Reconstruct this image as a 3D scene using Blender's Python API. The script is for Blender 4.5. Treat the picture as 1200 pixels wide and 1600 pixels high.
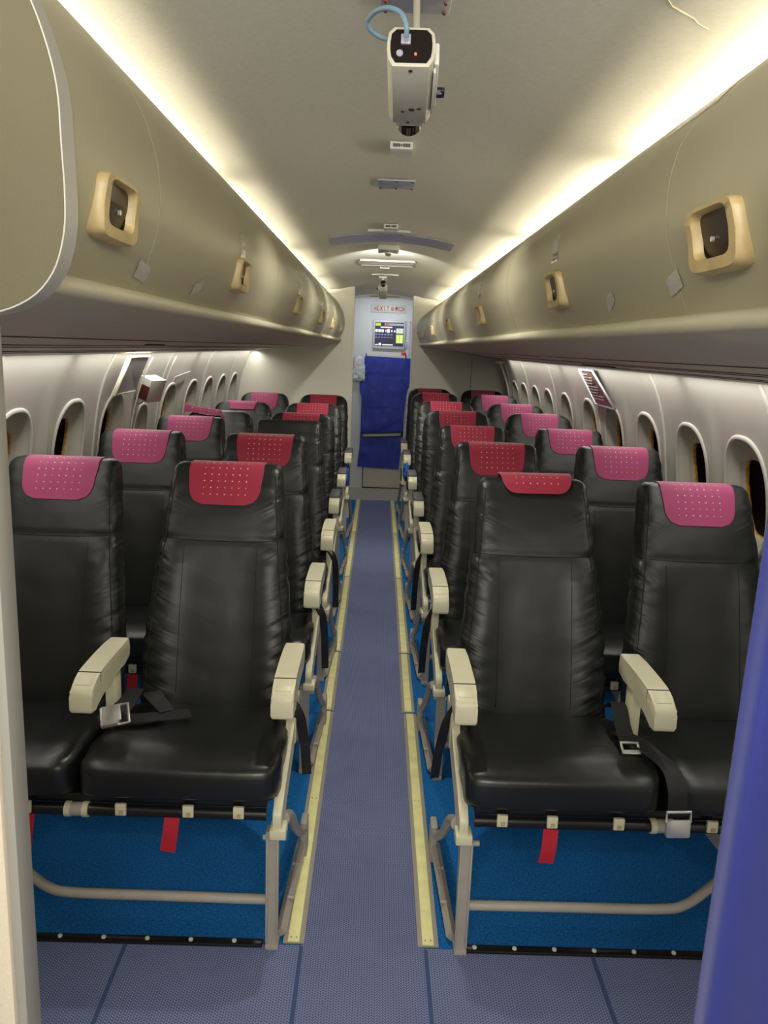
import bpy, bmesh, math, random
from mathutils import Vector, Matrix, noise
for o in list(bpy.data.objects): bpy.data.objects.remove(o)
S = bpy.context.scene
COL = S.collection
PI = math.pi
V = Vector
# ------------------------------------------------------------------ camera
FPX, ROLL, PITCH, YAW, EYE = 1250.0, math.radians(2.1), math.radians(11.58), math.radians(0.669), 1.47
fw = V((math.sin(YAW)*math.cos(PITCH), math.cos(YAW)*math.cos(PITCH), -math.sin(PITCH)))
rt0 = V((math.cos(YAW), -math.sin(YAW), 0)); up0 = rt0.cross(fw)
rt = rt0*math.cos(ROLL) + up0*math.sin(ROLL); up = up0*math.cos(ROLL) - rt0*math.sin(ROLL)
cd = bpy.data.cameras.new('camera'); cam = bpy.data.objects.new('camera', cd); COL.objects.link(cam)
cam.matrix_world = Matrix(((rt.x, up.x, -fw.x, 0), (rt.y, up.y, -fw.y, 0), (rt.z, up.z, -fw.z, EYE), (0, 0, 0, 1)))
cd.sensor_fit = 'VERTICAL'; cd.sensor_height = 36; cd.sensor_width = 27; cd.lens = 36*FPX/1600; cd.clip_start = .02
S.camera = cam
# ------------------------------------------------------------------ world, lights, exposure
W = bpy.data.worlds.new('world'); S.world = W; W.use_nodes = True
W.node_tree.nodes['Background'].inputs[0].default_value = (.95, .93, .85, 1)
W.node_tree.nodes['Background'].inputs[1].default_value = 0.5
S.view_settings.view_transform = 'Standard'; S.view_settings.look = 'None'; S.view_settings.gamma = 1
S.view_settings.use_curve_mapping = False; S.view_settings.exposure = 1.2
def area(name, loc, to, sx, sy, power, color, spread=PI):
    l = bpy.data.lights.new(name, 'AREA'); l.shape = 'RECTANGLE'; l.size = sx; l.size_y = sy; l.energy = power; l.color = color
    l.spread = spread
    o = bpy.data.objects.new(name, l); COL.objects.link(o); o.location = loc
    d = (V(to)-V(loc)).normalized()
    y = V((0, 1, 0)) if abs(d.y) < .9 else V((0, 0, 1))
    x = y.cross(-d).normalized(); y = (-d).cross(x)
    o.matrix_world = Matrix(((x.x, y.x, -d.x, loc[0]), (x.y, y.y, -d.y, loc[1]), (x.z, y.z, -d.z, loc[2]), (0, 0, 0, 1)))
    return o
WARM = (1.0, .92, .72); COOL = (1.0, .97, .90)
area('galley_light', (.05, -.55, 1.90), (0, 2.6, .6), .9, .25, 12, (1, .94, .83))
COVE_L = [(-.6, .72), (.80, 2.32), (2.46, 3.94), (4.08, 5.54), (5.68, 6.80)]
COVE_R = [(-.5, .60), (.66, 1.90), (2.02, 3.24), (3.36, 4.62), (4.74, 6.0), (6.12, 7.60)]
for s, segs in ((-1, COVE_L), (1, COVE_R)):
    for a, b in segs:
        area('cove_light', (s*.585 + .02, (a+b)/2, 1.868), (s*.585+.02 - s*.40, (a+b)/2, 2.02), .03, b-a, (1.35 if s < 0 else .95)*(b-a), WARM)
for s in (-1, 1):
    for a, b in ((.9, 2.9), (2.95, 4.9), (4.95, 6.85)):
        area('wall_wash_light', (s*1.035, (a+b)/2, 1.405), (s*1.13, (a+b)/2, .9), .02, b-a, .85*(b-a), COOL)
area('rear_fill_light', (.024, 4.36, 1.93), (.03, 7.2, .9), .05, .05, 2.6, (1, .95, .85), math.radians(115))  # added fill at the dome box, brightens the rear partitions
for y_, x_ in ((2.24, .036), (3.62, .027), (5.36, .010)):
    area('aisle_fill_light', (x_, y_, 1.955), (x_, y_+.15, 0), .05, .05, 1.7, (1, .95, .86), math.radians(125))  # added fill below each ceiling clip, lifts the aisle floor; clips are no lamps
area('lavatory_light', (.03, 7.98, 1.93), (.03, 8.42, .5), .4, .05, 1.3, (.9, .95, 1))

# ------------------------------------------------------------------ material helpers
MATS = {}
def mat(name, col, rough=.5, metal=0, bump=None, var=None, spec=.5, emit=None, coat=0, sheen=0):
    """bump=(scale, strength[, stretch xyz]); var=(scale, amount)"""
    if name in MATS: return MATS[name]
    m = bpy.data.materials.new(name); m.use_nodes = True; nt = m.node_tree; b = nt.nodes['Principled BSDF']
    b.inputs['Base Color'].default_value = (*col, 1); b.inputs['Roughness'].default_value = rough
    b.inputs['Metallic'].default_value = metal; b.inputs['Specular IOR Level'].default_value = spec
    b.inputs['Coat Weight'].default_value = coat; b.inputs['Sheen Weight'].default_value = sheen
    if emit: b.inputs['Emission Color'].default_value = (*emit[0], 1); b.inputs['Emission Strength'].default_value = emit[1]
    if bump or var:
        tc = nt.nodes.new('ShaderNodeTexCoord')
    if var:
        n = nt.nodes.new('ShaderNodeTexNoise'); n.inputs['Scale'].default_value = var[0]; n.inputs['Detail'].default_value = 5
        nt.links.new(tc.outputs['Object'], n.inputs['Vector'])
        r = nt.nodes.new('ShaderNodeMapRange'); r.inputs['From Min'].default_value = .3; r.inputs['From Max'].default_value = .7
        r.inputs['To Min'].default_value = 1-var[1]; r.inputs['To Max'].default_value = 1+var[1]
        nt.links.new(n.outputs['Fac'], r.inputs['Value'])
        mx = nt.nodes.new('ShaderNodeMix'); mx.data_type = 'RGBA'; mx.blend_type = 'MULTIPLY'; mx.inputs['Factor'].default_value = 1
        mx.inputs['A'].default_value = (*col, 1); nt.links.new(r.outputs['Result'], mx.inputs['B']); nt.links.new(mx.outputs['Result'], b.inputs['Base Color'])
    if bump:
        n = nt.nodes.new('ShaderNodeTexNoise'); n.inputs['Scale'].default_value = bump[0]; n.inputs['Detail'].default_value = 4
        src = tc.outputs['Object']
        if len(bump) > 2:
            mp = nt.nodes.new('ShaderNodeMapping'); mp.inputs['Scale'].default_value = bump[2]; nt.links.new(src, mp.inputs['Vector']); src = mp.outputs['Vector']
        nt.links.new(src, n.inputs['Vector'])
        bp = nt.nodes.new('ShaderNodeBump'); bp.inputs['Strength'].default_value = bump[1]; bp.inputs['Distance'].default_value = .01
        nt.links.new(n.outputs['Fac'], bp.inputs['Height']); nt.links.new(bp.outputs['Normal'], b.inputs['Normal'])
    MATS[name] = m; return m
M_ceil = mat('ceiling_panel', (.68, .665, .60), .75, bump=(220, .04), var=(90, .04))
M_wall = mat('sidewall_panel', (.50, .48, .425), .30, bump=(350, .05), var=(6, .03))
M_part = mat('partition_laminate', (.80, .78, .67), .5, var=(300, .04))
M_endw = mat('end_wall_laminate', (.62, .63, .64), .45, var=(200, .02))
M_bin = mat('bin_door', (.40, .375, .255), .38, bump=(500, .04), var=(3, .05))
M_lip = mat('bin_rail', (.55, .52, .38), .42, var=(8, .05))
M_binb = mat('bin_underside', (.58, .53, .44), .45, bump=(6, .1, (20, .6, 1)), var=(30, .04))
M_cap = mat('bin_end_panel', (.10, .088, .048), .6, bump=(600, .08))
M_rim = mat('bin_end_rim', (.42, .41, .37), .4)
M_tan = mat('aged_yellow_plastic', (.50, .38, .18), .38, var=(25, .18))
M_dark = mat('recess_dark', (.018, .008, .006), .35)
M_crm = mat('cream_plastic', (.70, .67, .47), .38, bump=(700, .05), var=(15, .04))
M_frm = mat('painted_frame', (.42, .385, .33), .42, bump=(300, .05), var=(20, .06))
M_grey = mat('grey_pad', (.09, .092, .10), .45)
M_met = mat('brushed_metal', (.82, .81, .77), .38, metal=.75)
M_gmet = mat('grey_metal_plate', (.44, .45, .55), .42, metal=.35, bump=(60, .1), var=(25, .12))
M_blk = mat('black_webbing', (.012, .011, .012), .6, bump=(900, .2))
M_blkb = mat('black_beam', (.01, .01, .009), .3)
M_tag = mat('red_webbing', (.50, .012, .03), .7, bump=(900, .2))
M_wht = mat('white_plastic', (.68, .67, .62), .35)
M_seam = mat('stitched_seam', (.004, .004, .004), .7)
M_curt = mat('blue_curtain', (.026, .038, .26), .75, bump=(900, .25), var=(4, .08), sheen=.3)
M_cloth = mat('blue_cover_cloth', (.07, .10, .62), .5, bump=(7, .5), var=(6, .10))
M_orange = mat('foam_edge', (.78, .42, .07), .75, bump=(120, .8), var=(60, .3))
M_pane = mat('dark_window_pane', (.05, .033, .030), .15)
M_rev = mat('window_reveal', (.55, .52, .44), .5, var=(8, .05))
M_wtrim = mat('window_trim', (.60, .585, .53), .35)
M_vinyl = mat('sill_vinyl', (.42, .41, .36), .5)
M_red = mat('sign_red', (.62, .02, .03), .4)
M_tube = mat('lamp_tube', (1, 1, 1), .5, emit=((1, .9, .68), 5))
M_tape = mat('clear_tape', (.50, .48, .42), .22, bump=(200, .2))
M_lbl = mat('silver_label', (.55, .55, .50), .22, metal=.5)
M_ink = mat('label_ink', (.10, .10, .11), .5)
M_bag = mat('blue_pouch', (.02, .10, .42), .35, bump=(50, .6))
M_clear = mat('clear_plastic_bag', (.62, .64, .68), .2, bump=(35, 1.0), var=(40, .25))
M_cable = mat('blue_cable', (.15, .25, .34), .35)
M_lav = mat('lavender_film', (.33, .33, .46), .30, var=(30, .15))
M_beige = mat('beige_door', (.58, .54, .44), .55, var=(80, .05))

def leather():
    m = bpy.data.materials.new('black_leather'); m.use_nodes = True; nt = m.node_tree; b = nt.nodes['Principled BSDF']
    N = nt.nodes.new; L = nt.links.new
    b.inputs['Base Color'].default_value = (.0085, .0100, .0092, 1); b.inputs['Roughness'].default_value = .40; b.inputs['Specular IOR Level'].default_value = .55
    tc = N('ShaderNodeTexCoord')
    sp = N('ShaderNodeSeparateXYZ'); L(tc.outputs['Object'], sp.inputs[0])
    ab = N('ShaderNodeMath'); ab.operation = 'ABSOLUTE'; L(sp.outputs['X'], ab.inputs[0])
    mk = N('ShaderNodeMapRange'); mk.interpolation_type = 'SMOOTHSTEP'; mk.inputs['From Min'].default_value = .09; mk.inputs['From Max'].default_value = .20
    mk.inputs['To Min'].default_value = .04; mk.inputs['To Max'].default_value = 1; L(ab.outputs[0], mk.inputs['Value'])
    # folds: stretched noise, slanting down towards the middle
    sl = N('ShaderNodeMath'); sl.operation = 'MULTIPLY_ADD'; L(ab.outputs[0], sl.inputs[0]); sl.inputs[1].default_value = -.45; L(sp.outputs['Z'], sl.inputs[2])
    cb = N('ShaderNodeCombineXYZ'); L(sp.outputs['X'], cb.inputs[0]); L(sp.outputs['Y'], cb.inputs[1]); L(sl.outputs[0], cb.inputs[2])
    mp = N('ShaderNodeMapping'); mp.inputs['Scale'].default_value = (3, 2, 20); L(cb.outputs[0], mp.inputs[0])
    n = N('ShaderNodeTexNoise'); n.inputs['Scale'].default_value = 1; n.inputs['Detail'].default_value = 2.5; n.inputs['Distortion'].default_value = .6; L(mp.outputs[0], n.inputs[0])
    mu = N('ShaderNodeMath'); mu.operation = 'MULTIPLY'; L(n.outputs['Fac'], mu.inputs[0]); L(mk.outputs[0], mu.inputs[1])
    b1 = N('ShaderNodeBump'); b1.inputs['Strength'].default_value = .36; b1.inputs['Distance'].default_value = .035; L(mu.outputs[0], b1.inputs['Height'])
    n2 = N('ShaderNodeTexNoise'); n2.inputs['Scale'].default_value = 5; n2.inputs['Detail'].default_value = 1.5; L(tc.outputs['Object'], n2.inputs[0])
    b2 = N('ShaderNodeBump'); b2.inputs['Strength'].default_value = .5; b2.inputs['Distance'].default_value = .02; L(n2.outputs['Fac'], b2.inputs['Height']); L(b1.outputs[0], b2.inputs['Normal'])
    n3 = N('ShaderNodeTexNoise'); n3.inputs['Scale'].default_value = 700; L(tc.outputs['Object'], n3.inputs[0])
    b3 = N('ShaderNodeBump'); b3.inputs['Strength'].default_value = .12; b3.inputs['Distance'].default_value = .002; L(n3.outputs['Fac'], b3.inputs['Height']); L(b2.outputs[0], b3.inputs['Normal'])
    L(b3.outputs[0], b.inputs['Normal'])
    return m
M_lea = leather()
M_lea2 = mat('cushion_leather', (.0085, .0095, .009), .34, bump=(8, .35), spec=.6)
def cover_mat(name, col):
    m = bpy.data.materials.new(name); m.use_nodes = True; nt = m.node_tree; b = nt.nodes['Principled BSDF']
    N = nt.nodes.new; L = nt.links.new
    b.inputs['Roughness'].default_value = .62; b.inputs['Sheen Weight'].default_value = .25; b.inputs['Specular IOR Level'].default_value = .4
    uv = N('ShaderNodeUVMap'); uv.uv_map = 'UVMap'
    sc = N('ShaderNodeVectorMath'); sc.operation = 'SCALE'; sc.inputs['Scale'].default_value = 1/.0205; sh = N('ShaderNodeVectorMath'); sh.inputs[1].default_value = (.01025, 0, 0); L(uv.outputs[0], sh.inputs[0]); L(sh.outputs[0], sc.inputs[0])
    fr = N('ShaderNodeVectorMath'); fr.operation = 'FRACTION'; L(sc.outputs[0], fr.inputs[0])
    ds = N('ShaderNodeVectorMath'); ds.operation = 'DISTANCE'; ds.inputs[1].default_value = (.5, .5, 0); L(fr.outputs[0], ds.inputs[0])
    lt = N('ShaderNodeMath'); lt.operation = 'LESS_THAN'; lt.inputs[1].default_value = .085; L(ds.outputs['Value'], lt.inputs[0])
    sp = N('ShaderNodeSeparateXYZ'); L(uv.outputs[0], sp.inputs[0])
    ab = N('ShaderNodeMath'); ab.operation = 'ABSOLUTE'; sb = N('ShaderNodeMath'); sb.operation = 'SUBTRACT'; sb.inputs[1].default_value = .5*.0215*0
    L(sp.outputs['X'], sb.inputs[0]); L(sb.outputs[0], ab.inputs[0])
    lx = N('ShaderNodeMath'); lx.operation = 'LESS_THAN'; lx.inputs[1].default_value = .0717; L(ab.outputs[0], lx.inputs[0])
    ly = N('ShaderNodeMath'); ly.operation = 'GREATER_THAN'; ly.inputs[1].default_value = .0205; L(sp.outputs['Y'], ly.inputs[0])
    m1 = N('ShaderNodeMath'); m1.operation = 'MULTIPLY'; L(lt.outputs[0], m1.inputs[0]); L(lx.outputs[0], m1.inputs[1])
    m2 = N('ShaderNodeMath'); m2.operation = 'MULTIPLY'; L(m1.outputs[0], m2.inputs[0]); L(ly.outputs[0], m2.inputs[1])
    fl = N('ShaderNodeVectorMath'); fl.operation = 'FLOOR'; L(sc.outputs[0], fl.inputs[0])
    wn = N('ShaderNodeTexWhiteNoise'); wn.noise_dimensions = '2D'; L(fl.outputs[0], wn.inputs['Vector'])
    gt = N('ShaderNodeMath'); gt.operation = 'GREATER_THAN'; gt.inputs[1].default_value = .5; L(wn.outputs['Value'], gt.inputs[0])
    dc = N('ShaderNodeMix'); dc.data_type = 'RGBA'; dc.inputs['A'].default_value = (.85, .70, .75, 1); dc.inputs['B'].default_value = (.85, .38, .05, 1); L(gt.outputs[0], dc.inputs['Factor'])
    mx = N('ShaderNodeMix'); mx.data_type = 'RGBA'; mx.inputs['A'].default_value = (*col, 1); L(dc.outputs['Result'], mx.inputs['B']); L(m2.outputs[0], mx.inputs['Factor'])
    L(mx.outputs['Result'], b.inputs['Base Color'])
    n = N('ShaderNodeTexNoise'); n.inputs['Scale'].default_value = 900; bp = N('ShaderNodeBump'); bp.inputs['Strength'].default_value = .2; bp.inputs['Distance'].default_value = .002
    tc = N('ShaderNodeTexCoord'); L(tc.outputs['Object'], n.inputs[0]); L(n.outputs['Fac'], bp.inputs['Height']); L(bp.outputs[0], b.inputs['Normal'])
    return m
M_cov = cover_mat('crimson_headrest_cloth', (.30, .009, .038))
M_cow = cover_mat('window_headrest_cloth', (.40, .050, .16))  # window-seat covers, paler and pinker than the aisle ones
def carpet(name, a, b_, scale, stretch, noise_amt=.3):
    m = bpy.data.materials.new(name); m.use_nodes = True; nt = m.node_tree; b = nt.nodes['Principled BSDF']; N = nt.nodes.new; L = nt.links.new
    b.inputs['Roughness'].default_value = .95; b.inputs['Specular IOR Level'].default_value = .15
    tc = N('ShaderNodeTexCoord'); mp = N('ShaderNodeMapping'); mp.inputs['Scale'].default_value = stretch; L(tc.outputs['Object'], mp.inputs[0])
    if name == 'woven_carpet':
        def M(op, a, b_=None, c=None):
            q = N('ShaderNodeMath'); q.operation = op
            for k, v in enumerate((a, b_, c)):
                if v is None: continue
                if isinstance(v, (int, float)): q.inputs[k].default_value = v
                else: L(v, q.inputs[k])
            return q.outputs[0]
        sp = N('ShaderNodeSeparateXYZ'); L(mp.outputs[0], sp.inputs[0])
        tri = M('ABSOLUTE', M('SUBTRACT', M('FRACT', M('DIVIDE', sp.outputs['X'], .0125)), .5))      # 0 .. .5
        st = M('FRACT', M('ADD', M('DIVIDE', sp.outputs['Y'], .0075), M('MULTIPLY', tri, 2.0)))
        wv_ = M('ABSOLUTE', M('SUBTRACT', st, .5))
        col_edge = M('MINIMUM', tri, M('SUBTRACT', .5, tri))
        r = N('ShaderNodeMapRange'); r.inputs['From Min'].default_value = .16; r.inputs['From Max'].default_value = .34; L(wv_, r.inputs['Value'])
        r2 = N('ShaderNodeMapRange'); r2.inputs['From Min'].default_value = .03; r2.inputs['From Max'].default_value = .08; L(col_edge, r2.inputs['Value'])
        h = M('MULTIPLY', r.outputs[0], r2.outputs[0])
        n = N('ShaderNodeTexNoise'); n.inputs['Scale'].default_value = 7; n.inputs['Detail'].default_value = 6; L(tc.outputs['Object'], n.inputs[0])
        f_ = M('MULTIPLY', h, M('MULTIPLY_ADD', n.outputs['Fac'], .8, .6))
        mx = N('ShaderNodeMix'); mx.data_type = 'RGBA'; mx.inputs['A'].default_value = (*a, 1); mx.inputs['B'].default_value = (*b_, 1)
        L(f_, mx.inputs['Factor']); L(mx.outputs['Result'], b.inputs['Base Color'])
    else:
        n = N('ShaderNodeTexNoise'); n.inputs['Scale'].default_value = scale; n.inputs['Detail'].default_value = 6; n.inputs['Roughness'].default_value = .7; L(mp.outputs[0], n.inputs[0])
        mx = N('ShaderNodeMix'); mx.data_type = 'RGBA'; mx.inputs['A'].default_value = (*a, 1); mx.inputs['B'].default_value = (*b_, 1)
        r = N('ShaderNodeMapRange'); r.inputs['From Min'].default_value = .35; r.inputs['From Max'].default_value = .65; L(n.outputs['Fac'], r.inputs['Value']); L(r.outputs[0], mx.inputs['Factor'])
        L(mx.outputs['Result'], b.inputs['Base Color']); h = n.outputs['Fac']
    bp = N('ShaderNodeBump'); bp.inputs['Strength'].default_value = .4; bp.inputs['Distance'].default_value = .003; L(h, bp.inputs['Height']); L(bp.outputs[0], b.inputs['Normal'])
    return m
M_cwov = carpet('woven_carpet', (.095, .125, .26), (.31, .34, .52), 75, (1, 1, 1))
M_cblue = carpet('blue_pile_carpet', (.006, .07, .27), (.020, .22, .56), 170, (1, 1, 1))
M_strip = mat('photoluminescent_yellow', (.90, .87, .40), .4, var=(18, .10))
M_stripg = mat('strip_edge', (.36, .34, .27), .6)

# ------------------------------------------------------------------ mesh helpers
def link(o, parent=None):
    COL.objects.link(o)
    if parent is not None: o.parent = parent
    return o
def ob(name, me, parent=None, loc=None):
    o = bpy.data.objects.new(name, me); link(o, parent)
    if loc is not None: o.location = loc
    return o
def tag(o, label=None, cat=None, group=None, kind=None):
    if label: o['label'] = label
    if cat: o['category'] = cat
    if group: o['group'] = group
    if kind: o['kind'] = kind
    return o
def empty(name, loc=(0, 0, 0), rot=(0, 0, 0)):
    o = bpy.data.objects.new(name, None); link(o); o.location = loc; o.rotation_euler = rot; o.empty_display_size = .1
    return o
def finish(bm, name, m, smooth=None, recalc=True):
    if recalc: bmesh.ops.recalc_face_normals(bm, faces=bm.faces)
    me = bpy.data.meshes.new(name); bm.to_mesh(me); bm.free()
    for x in (m if isinstance(m, (list, tuple)) else [m]): me.materials.append(x)
    if smooth is not None:
        for p in me.polygons: p.use_smooth = True
        if smooth < 3: me.set_sharp_from_angle(angle=smooth)
    return me
def add_box(bm, x0, x1, y0, y1, z0, z1, r=0, seg=2, mi=0, M=None):
    vs = [bm.verts.new(((x0, x1)[i & 1], (y0, y1)[i >> 1 & 1], (z0, z1)[i >> 2 & 1])) for i in range(8)]
    fs = [bm.faces.new([vs[i] for i in f]) for f in ((0, 2, 3, 1), (4, 5, 7, 6), (0, 1, 5, 4), (2, 6, 7, 3), (0, 4, 6, 2), (1, 3, 7, 5))]
    for f in fs: f.material_index = mi
    allv = vs
    if r:
        es = list({e for f in fs for e in f.edges})
        out = bmesh.ops.bevel(bm, geom=es, offset=r, segments=seg, affect='EDGES', profile=.5)
        allv = list({v for f in out['faces'] for v in f.verts} | {v for v in vs if v.is_valid})
        for f in out['faces']: f.material_index = mi
    if M is not None:
        for v in allv: v.co = M @ v.co
def add_tube(bm, pts, r, n=10, mi=0, cap=True, flat=None):
    pts = [V(p) for p in pts]; rings = []
    t0 = (pts[1]-pts[0]).normalized(); ref = V((0, 0, 1)) if abs(t0.z) < .9 else V((1, 0, 0))
    u = t0.cross(ref).normalized()
    for i, p in enumerate(pts):
        t = (pts[min(i+1, len(pts)-1)]-pts[max(i-1, 0)]).normalized()
        u = (u - t*u.dot(t)).normalized(); w = t.cross(u)
        rr = r[i] if isinstance(r, (list, tuple)) else r
        rings.append([bm.verts.new(p + u*math.cos(2*PI*k/n)*rr*(flat or 1) + w*math.sin(2*PI*k/n)*rr) for k in range(n)])
    for a, b in zip(rings, rings[1:]):
        for k in range(n):
            f = bm.faces.new((a[k], a[(k+1) % n], b[(k+1) % n], b[k])); f.material_index = mi
    if cap:
        bm.faces.new(rings[0][::-1]).material_index = mi; bm.faces.new(rings[-1]).material_index = mi
def add_cyl(bm, a, b, r, n=16, mi=0): add_tube(bm, [a, b], r, n, mi)
def smooth_path(pts, k=5):
    pts = [V(p) for p in pts]; out = []
    for i in range(len(pts)-1):
        p0 = pts[max(i-1, 0)]; p1 = pts[i]; p2 = pts[i+1]; p3 = pts[min(i+2, len(pts)-1)]
        for j in range(k):
            t = j/k
            out.append(.5*((2*p1)+(p2-p0)*t+(2*p0-5*p1+4*p2-p3)*t*t+(3*p1-p0-3*p2+p3)*t**3))
    return out+[pts[-1]]
def add_ribbon(bm, pts, wv, w, th=.0022, mi=0, k=5):
    """strap along pts, width direction wv (one vector or a list)"""
    P = smooth_path(pts, k); n = len(P); m = len(pts)
    W_ = [V(wv)]*m if not isinstance(wv, list) else [V(q) for q in wv]
    rings = []
    for i, p in enumerate(P):
        f = i/k; j = min(int(f), m-2); q = W_[j].lerp(W_[j+1], f-j)
        t = (P[min(i+1, n-1)]-P[max(i-1, 0)]).normalized(); q = (q-t*q.dot(t)).normalized(); nn = t.cross(q)
        rings.append([bm.verts.new(p+q*a*w/2+nn*b*th/2) for a, b in ((-1, -1), (1, -1), (1, 1), (-1, 1))])
    for a, b in zip(rings, rings[1:]):
        for e in range(4): bm.faces.new((a[e], a[(e+1) % 4], b[(e+1) % 4], b[e])).material_index = mi
    bm.faces.new(rings[0][::-1]); bm.faces.new(rings[-1])
def add_prism(bm, poly, axis, a, b, mi=0, r=0):
    """extrude a 2D polygon along axis ('x': poly=(y,z); 'y': poly=(x,z); 'z': poly=(x,y))"""
    def P(p, t): return {'x': (t, p[0], p[1]), 'y': (p[0], t, p[1]), 'z': (p[0], p[1], t)}[axis]
    va = [bm.verts.new(P(p, a)) for p in poly]; vb = [bm.verts.new(P(p, b)) for p in poly]; n = len(poly)
    fa = bm.faces.new(va[::-1]); fb = bm.faces.new(vb); side = [bm.faces.new((va[i], va[(i+1) % n], vb[(i+1) % n], vb[i])) for i in range(n)]
    for f in [fa, fb]+side: f.material_index = mi
    if r: bmesh.ops.bevel(bm, geom=list(set(fa.edges) | set(fb.edges)), offset=r, segments=2, affect='EDGES', profile=.5)
def superblock(name, m, hx, hy, hz, n, deform, N=(14, 8, 26), ac=None, ax=None):
    bm = bmesh.new(); cache = {}
    def vert(a, b, c):
        key = (round(a, 5), round(b, 5), round(c, 5))
        if key not in cache:
            if ac: g_ = (abs(a)**ac+abs(c)**ac)**(1/ac); s = (g_**n+abs(b)**n)**(1/n)
            elif ax: g_ = (abs(b)**n+abs(c)**n)**(1/n); s = (g_**ax+abs(a)**ax)**(1/ax)
            else: s = (abs(a)**n+abs(b)**n+abs(c)**n)**(1/n)
            cache[key] = bm.verts.new(deform(a/s, b/s, c/s, hx, hy, hz))
        return cache[key]
    def g(k, K):  # denser towards the edges
        t = -1+2*k/K; return math.copysign(abs(t)**.72, t) if t else 0
    A, B, Cc = N
    for sgn in (-1, 1):
        for (K1, K2, f) in ((A, Cc, lambda u, v: (u, sgn, v)), (A, B, lambda u, v: (u, v, sgn)), (B, Cc, lambda u, v: (sgn, u, v))):
            for i in range(K1):
                for j in range(K2):
                    q = [vert(*f(g(i, K1), g(j, K2))), vert(*f(g(i+1, K1), g(j, K2))), vert(*f(g(i+1, K1), g(j+1, K2))), vert(*f(g(i, K1), g(j+1, K2)))]
                    try: bm.faces.new(q)
                    except ValueError: pass
    return finish(bm, name, m, smooth=9)
def interp(tab, x):
    if x <= tab[0][0]: return tab[0][1]
    for (a, p), (b, q) in zip(tab, tab[1:]):
        if x <= b: t = (x-a)/(b-a); return p+(q-p)*t
    return tab[-1][1]
def box_obj(name, m, x0, x1, y0, y1, z0, z1, r=0, parent=None, M=None):
    bm = bmesh.new(); add_box(bm, x0, x1, y0, y1, z0, z1, r, M=M); return ob(name, finish(bm, name, m, smooth=.7 if r else None), parent)
def struct(o): return tag(o, kind='structure')
def text_mesh(s, size, m, name):
    cu = bpy.data.curves.new(name, 'FONT'); cu.body = s; cu.size = size; cu.align_x = 'LEFT'; cu.align_y = 'CENTER'; cu.extrude = .0008
    t = bpy.data.objects.new('tmp', cu); COL.objects.link(t); bpy.context.view_layer.update()
    dg = bpy.context.evaluated_depsgraph_get(); me = bpy.data.meshes.new_from_object(t.evaluated_get(dg)); bpy.data.objects.remove(t)
    me.materials.clear(); me.materials.append(m); me.name = name; return me

# ================================================================== STRUCTURE
XC = .02
LEFT_END, RIGHT_END, END_WALL = 6.87, 7.70, 8.42
# floor ---------------------------------------------------------------
struct(box_obj('floor', M_cblue, -1.3, 1.3, 1.74, 7.71, -.05, 0))
struct(box_obj('floor_aisle', M_cwov, -.146, .154, 1.74, 7.71, -.04, .003))
struct(box_obj('floor_front', M_cwov, -1.3, 1.3, -1.2, 1.74, -.05, .003))
struct(box_obj('floor_rear', M_vinyl, -1.3, 1.3, 7.71, 8.7, -.05, .004))
for i, (a, b) in enumerate((((-.58, 1.735), (-.56, .2)), ((-.146, 1.735), (-.14, .2)), ((.164, 1.735), (.175, .2)), ((.58, 1.735), (.578, .2)))):
    bm = bmesh.new(); add_ribbon(bm, [(*b, .0035), (*a, .0035)], (1, 0, 0), .010, .002)
    struct(ob('trim_%d' % (i+1), finish(bm, 'carpet_seam', mat('carpet_seam', (.05, .085, .20), .9))))
# ceiling ---------------------------------------------------------------
def ceil_z(x):
    d = abs(x-XC)
    return 1.985-.36*d*d if d < .36 else max(1.985-.36*.1296-.11*(d-.36), 1.90)
def make_ceiling():
    bm = bmesh.new(); xs = [-.82+1.64*i/60+XC for i in range(61)]; ys = [-1.2+i*.3 for i in range(34)]
    def row(y, dz): return [bm.verts.new((x, y, ceil_z(x)+dz)) for x in xs]
    G = [row(y, 0) for y in ys]
    for a, b in zip(G, G[1:]):
        for i in range(60): bm.faces.new((a[i], a[i+1], b[i+1], b[i]))
    H = [row(y, .03) for y in (ys[0], ys[-1])]
    for i in range(60): bm.faces.new((H[0][i], H[1][i], H[1][i+1], H[0][i+1]))
    return ob('ceiling', finish(bm, 'ceiling', M_ceil, smooth=9, recalc=False))
struct(make_ceiling())
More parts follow.
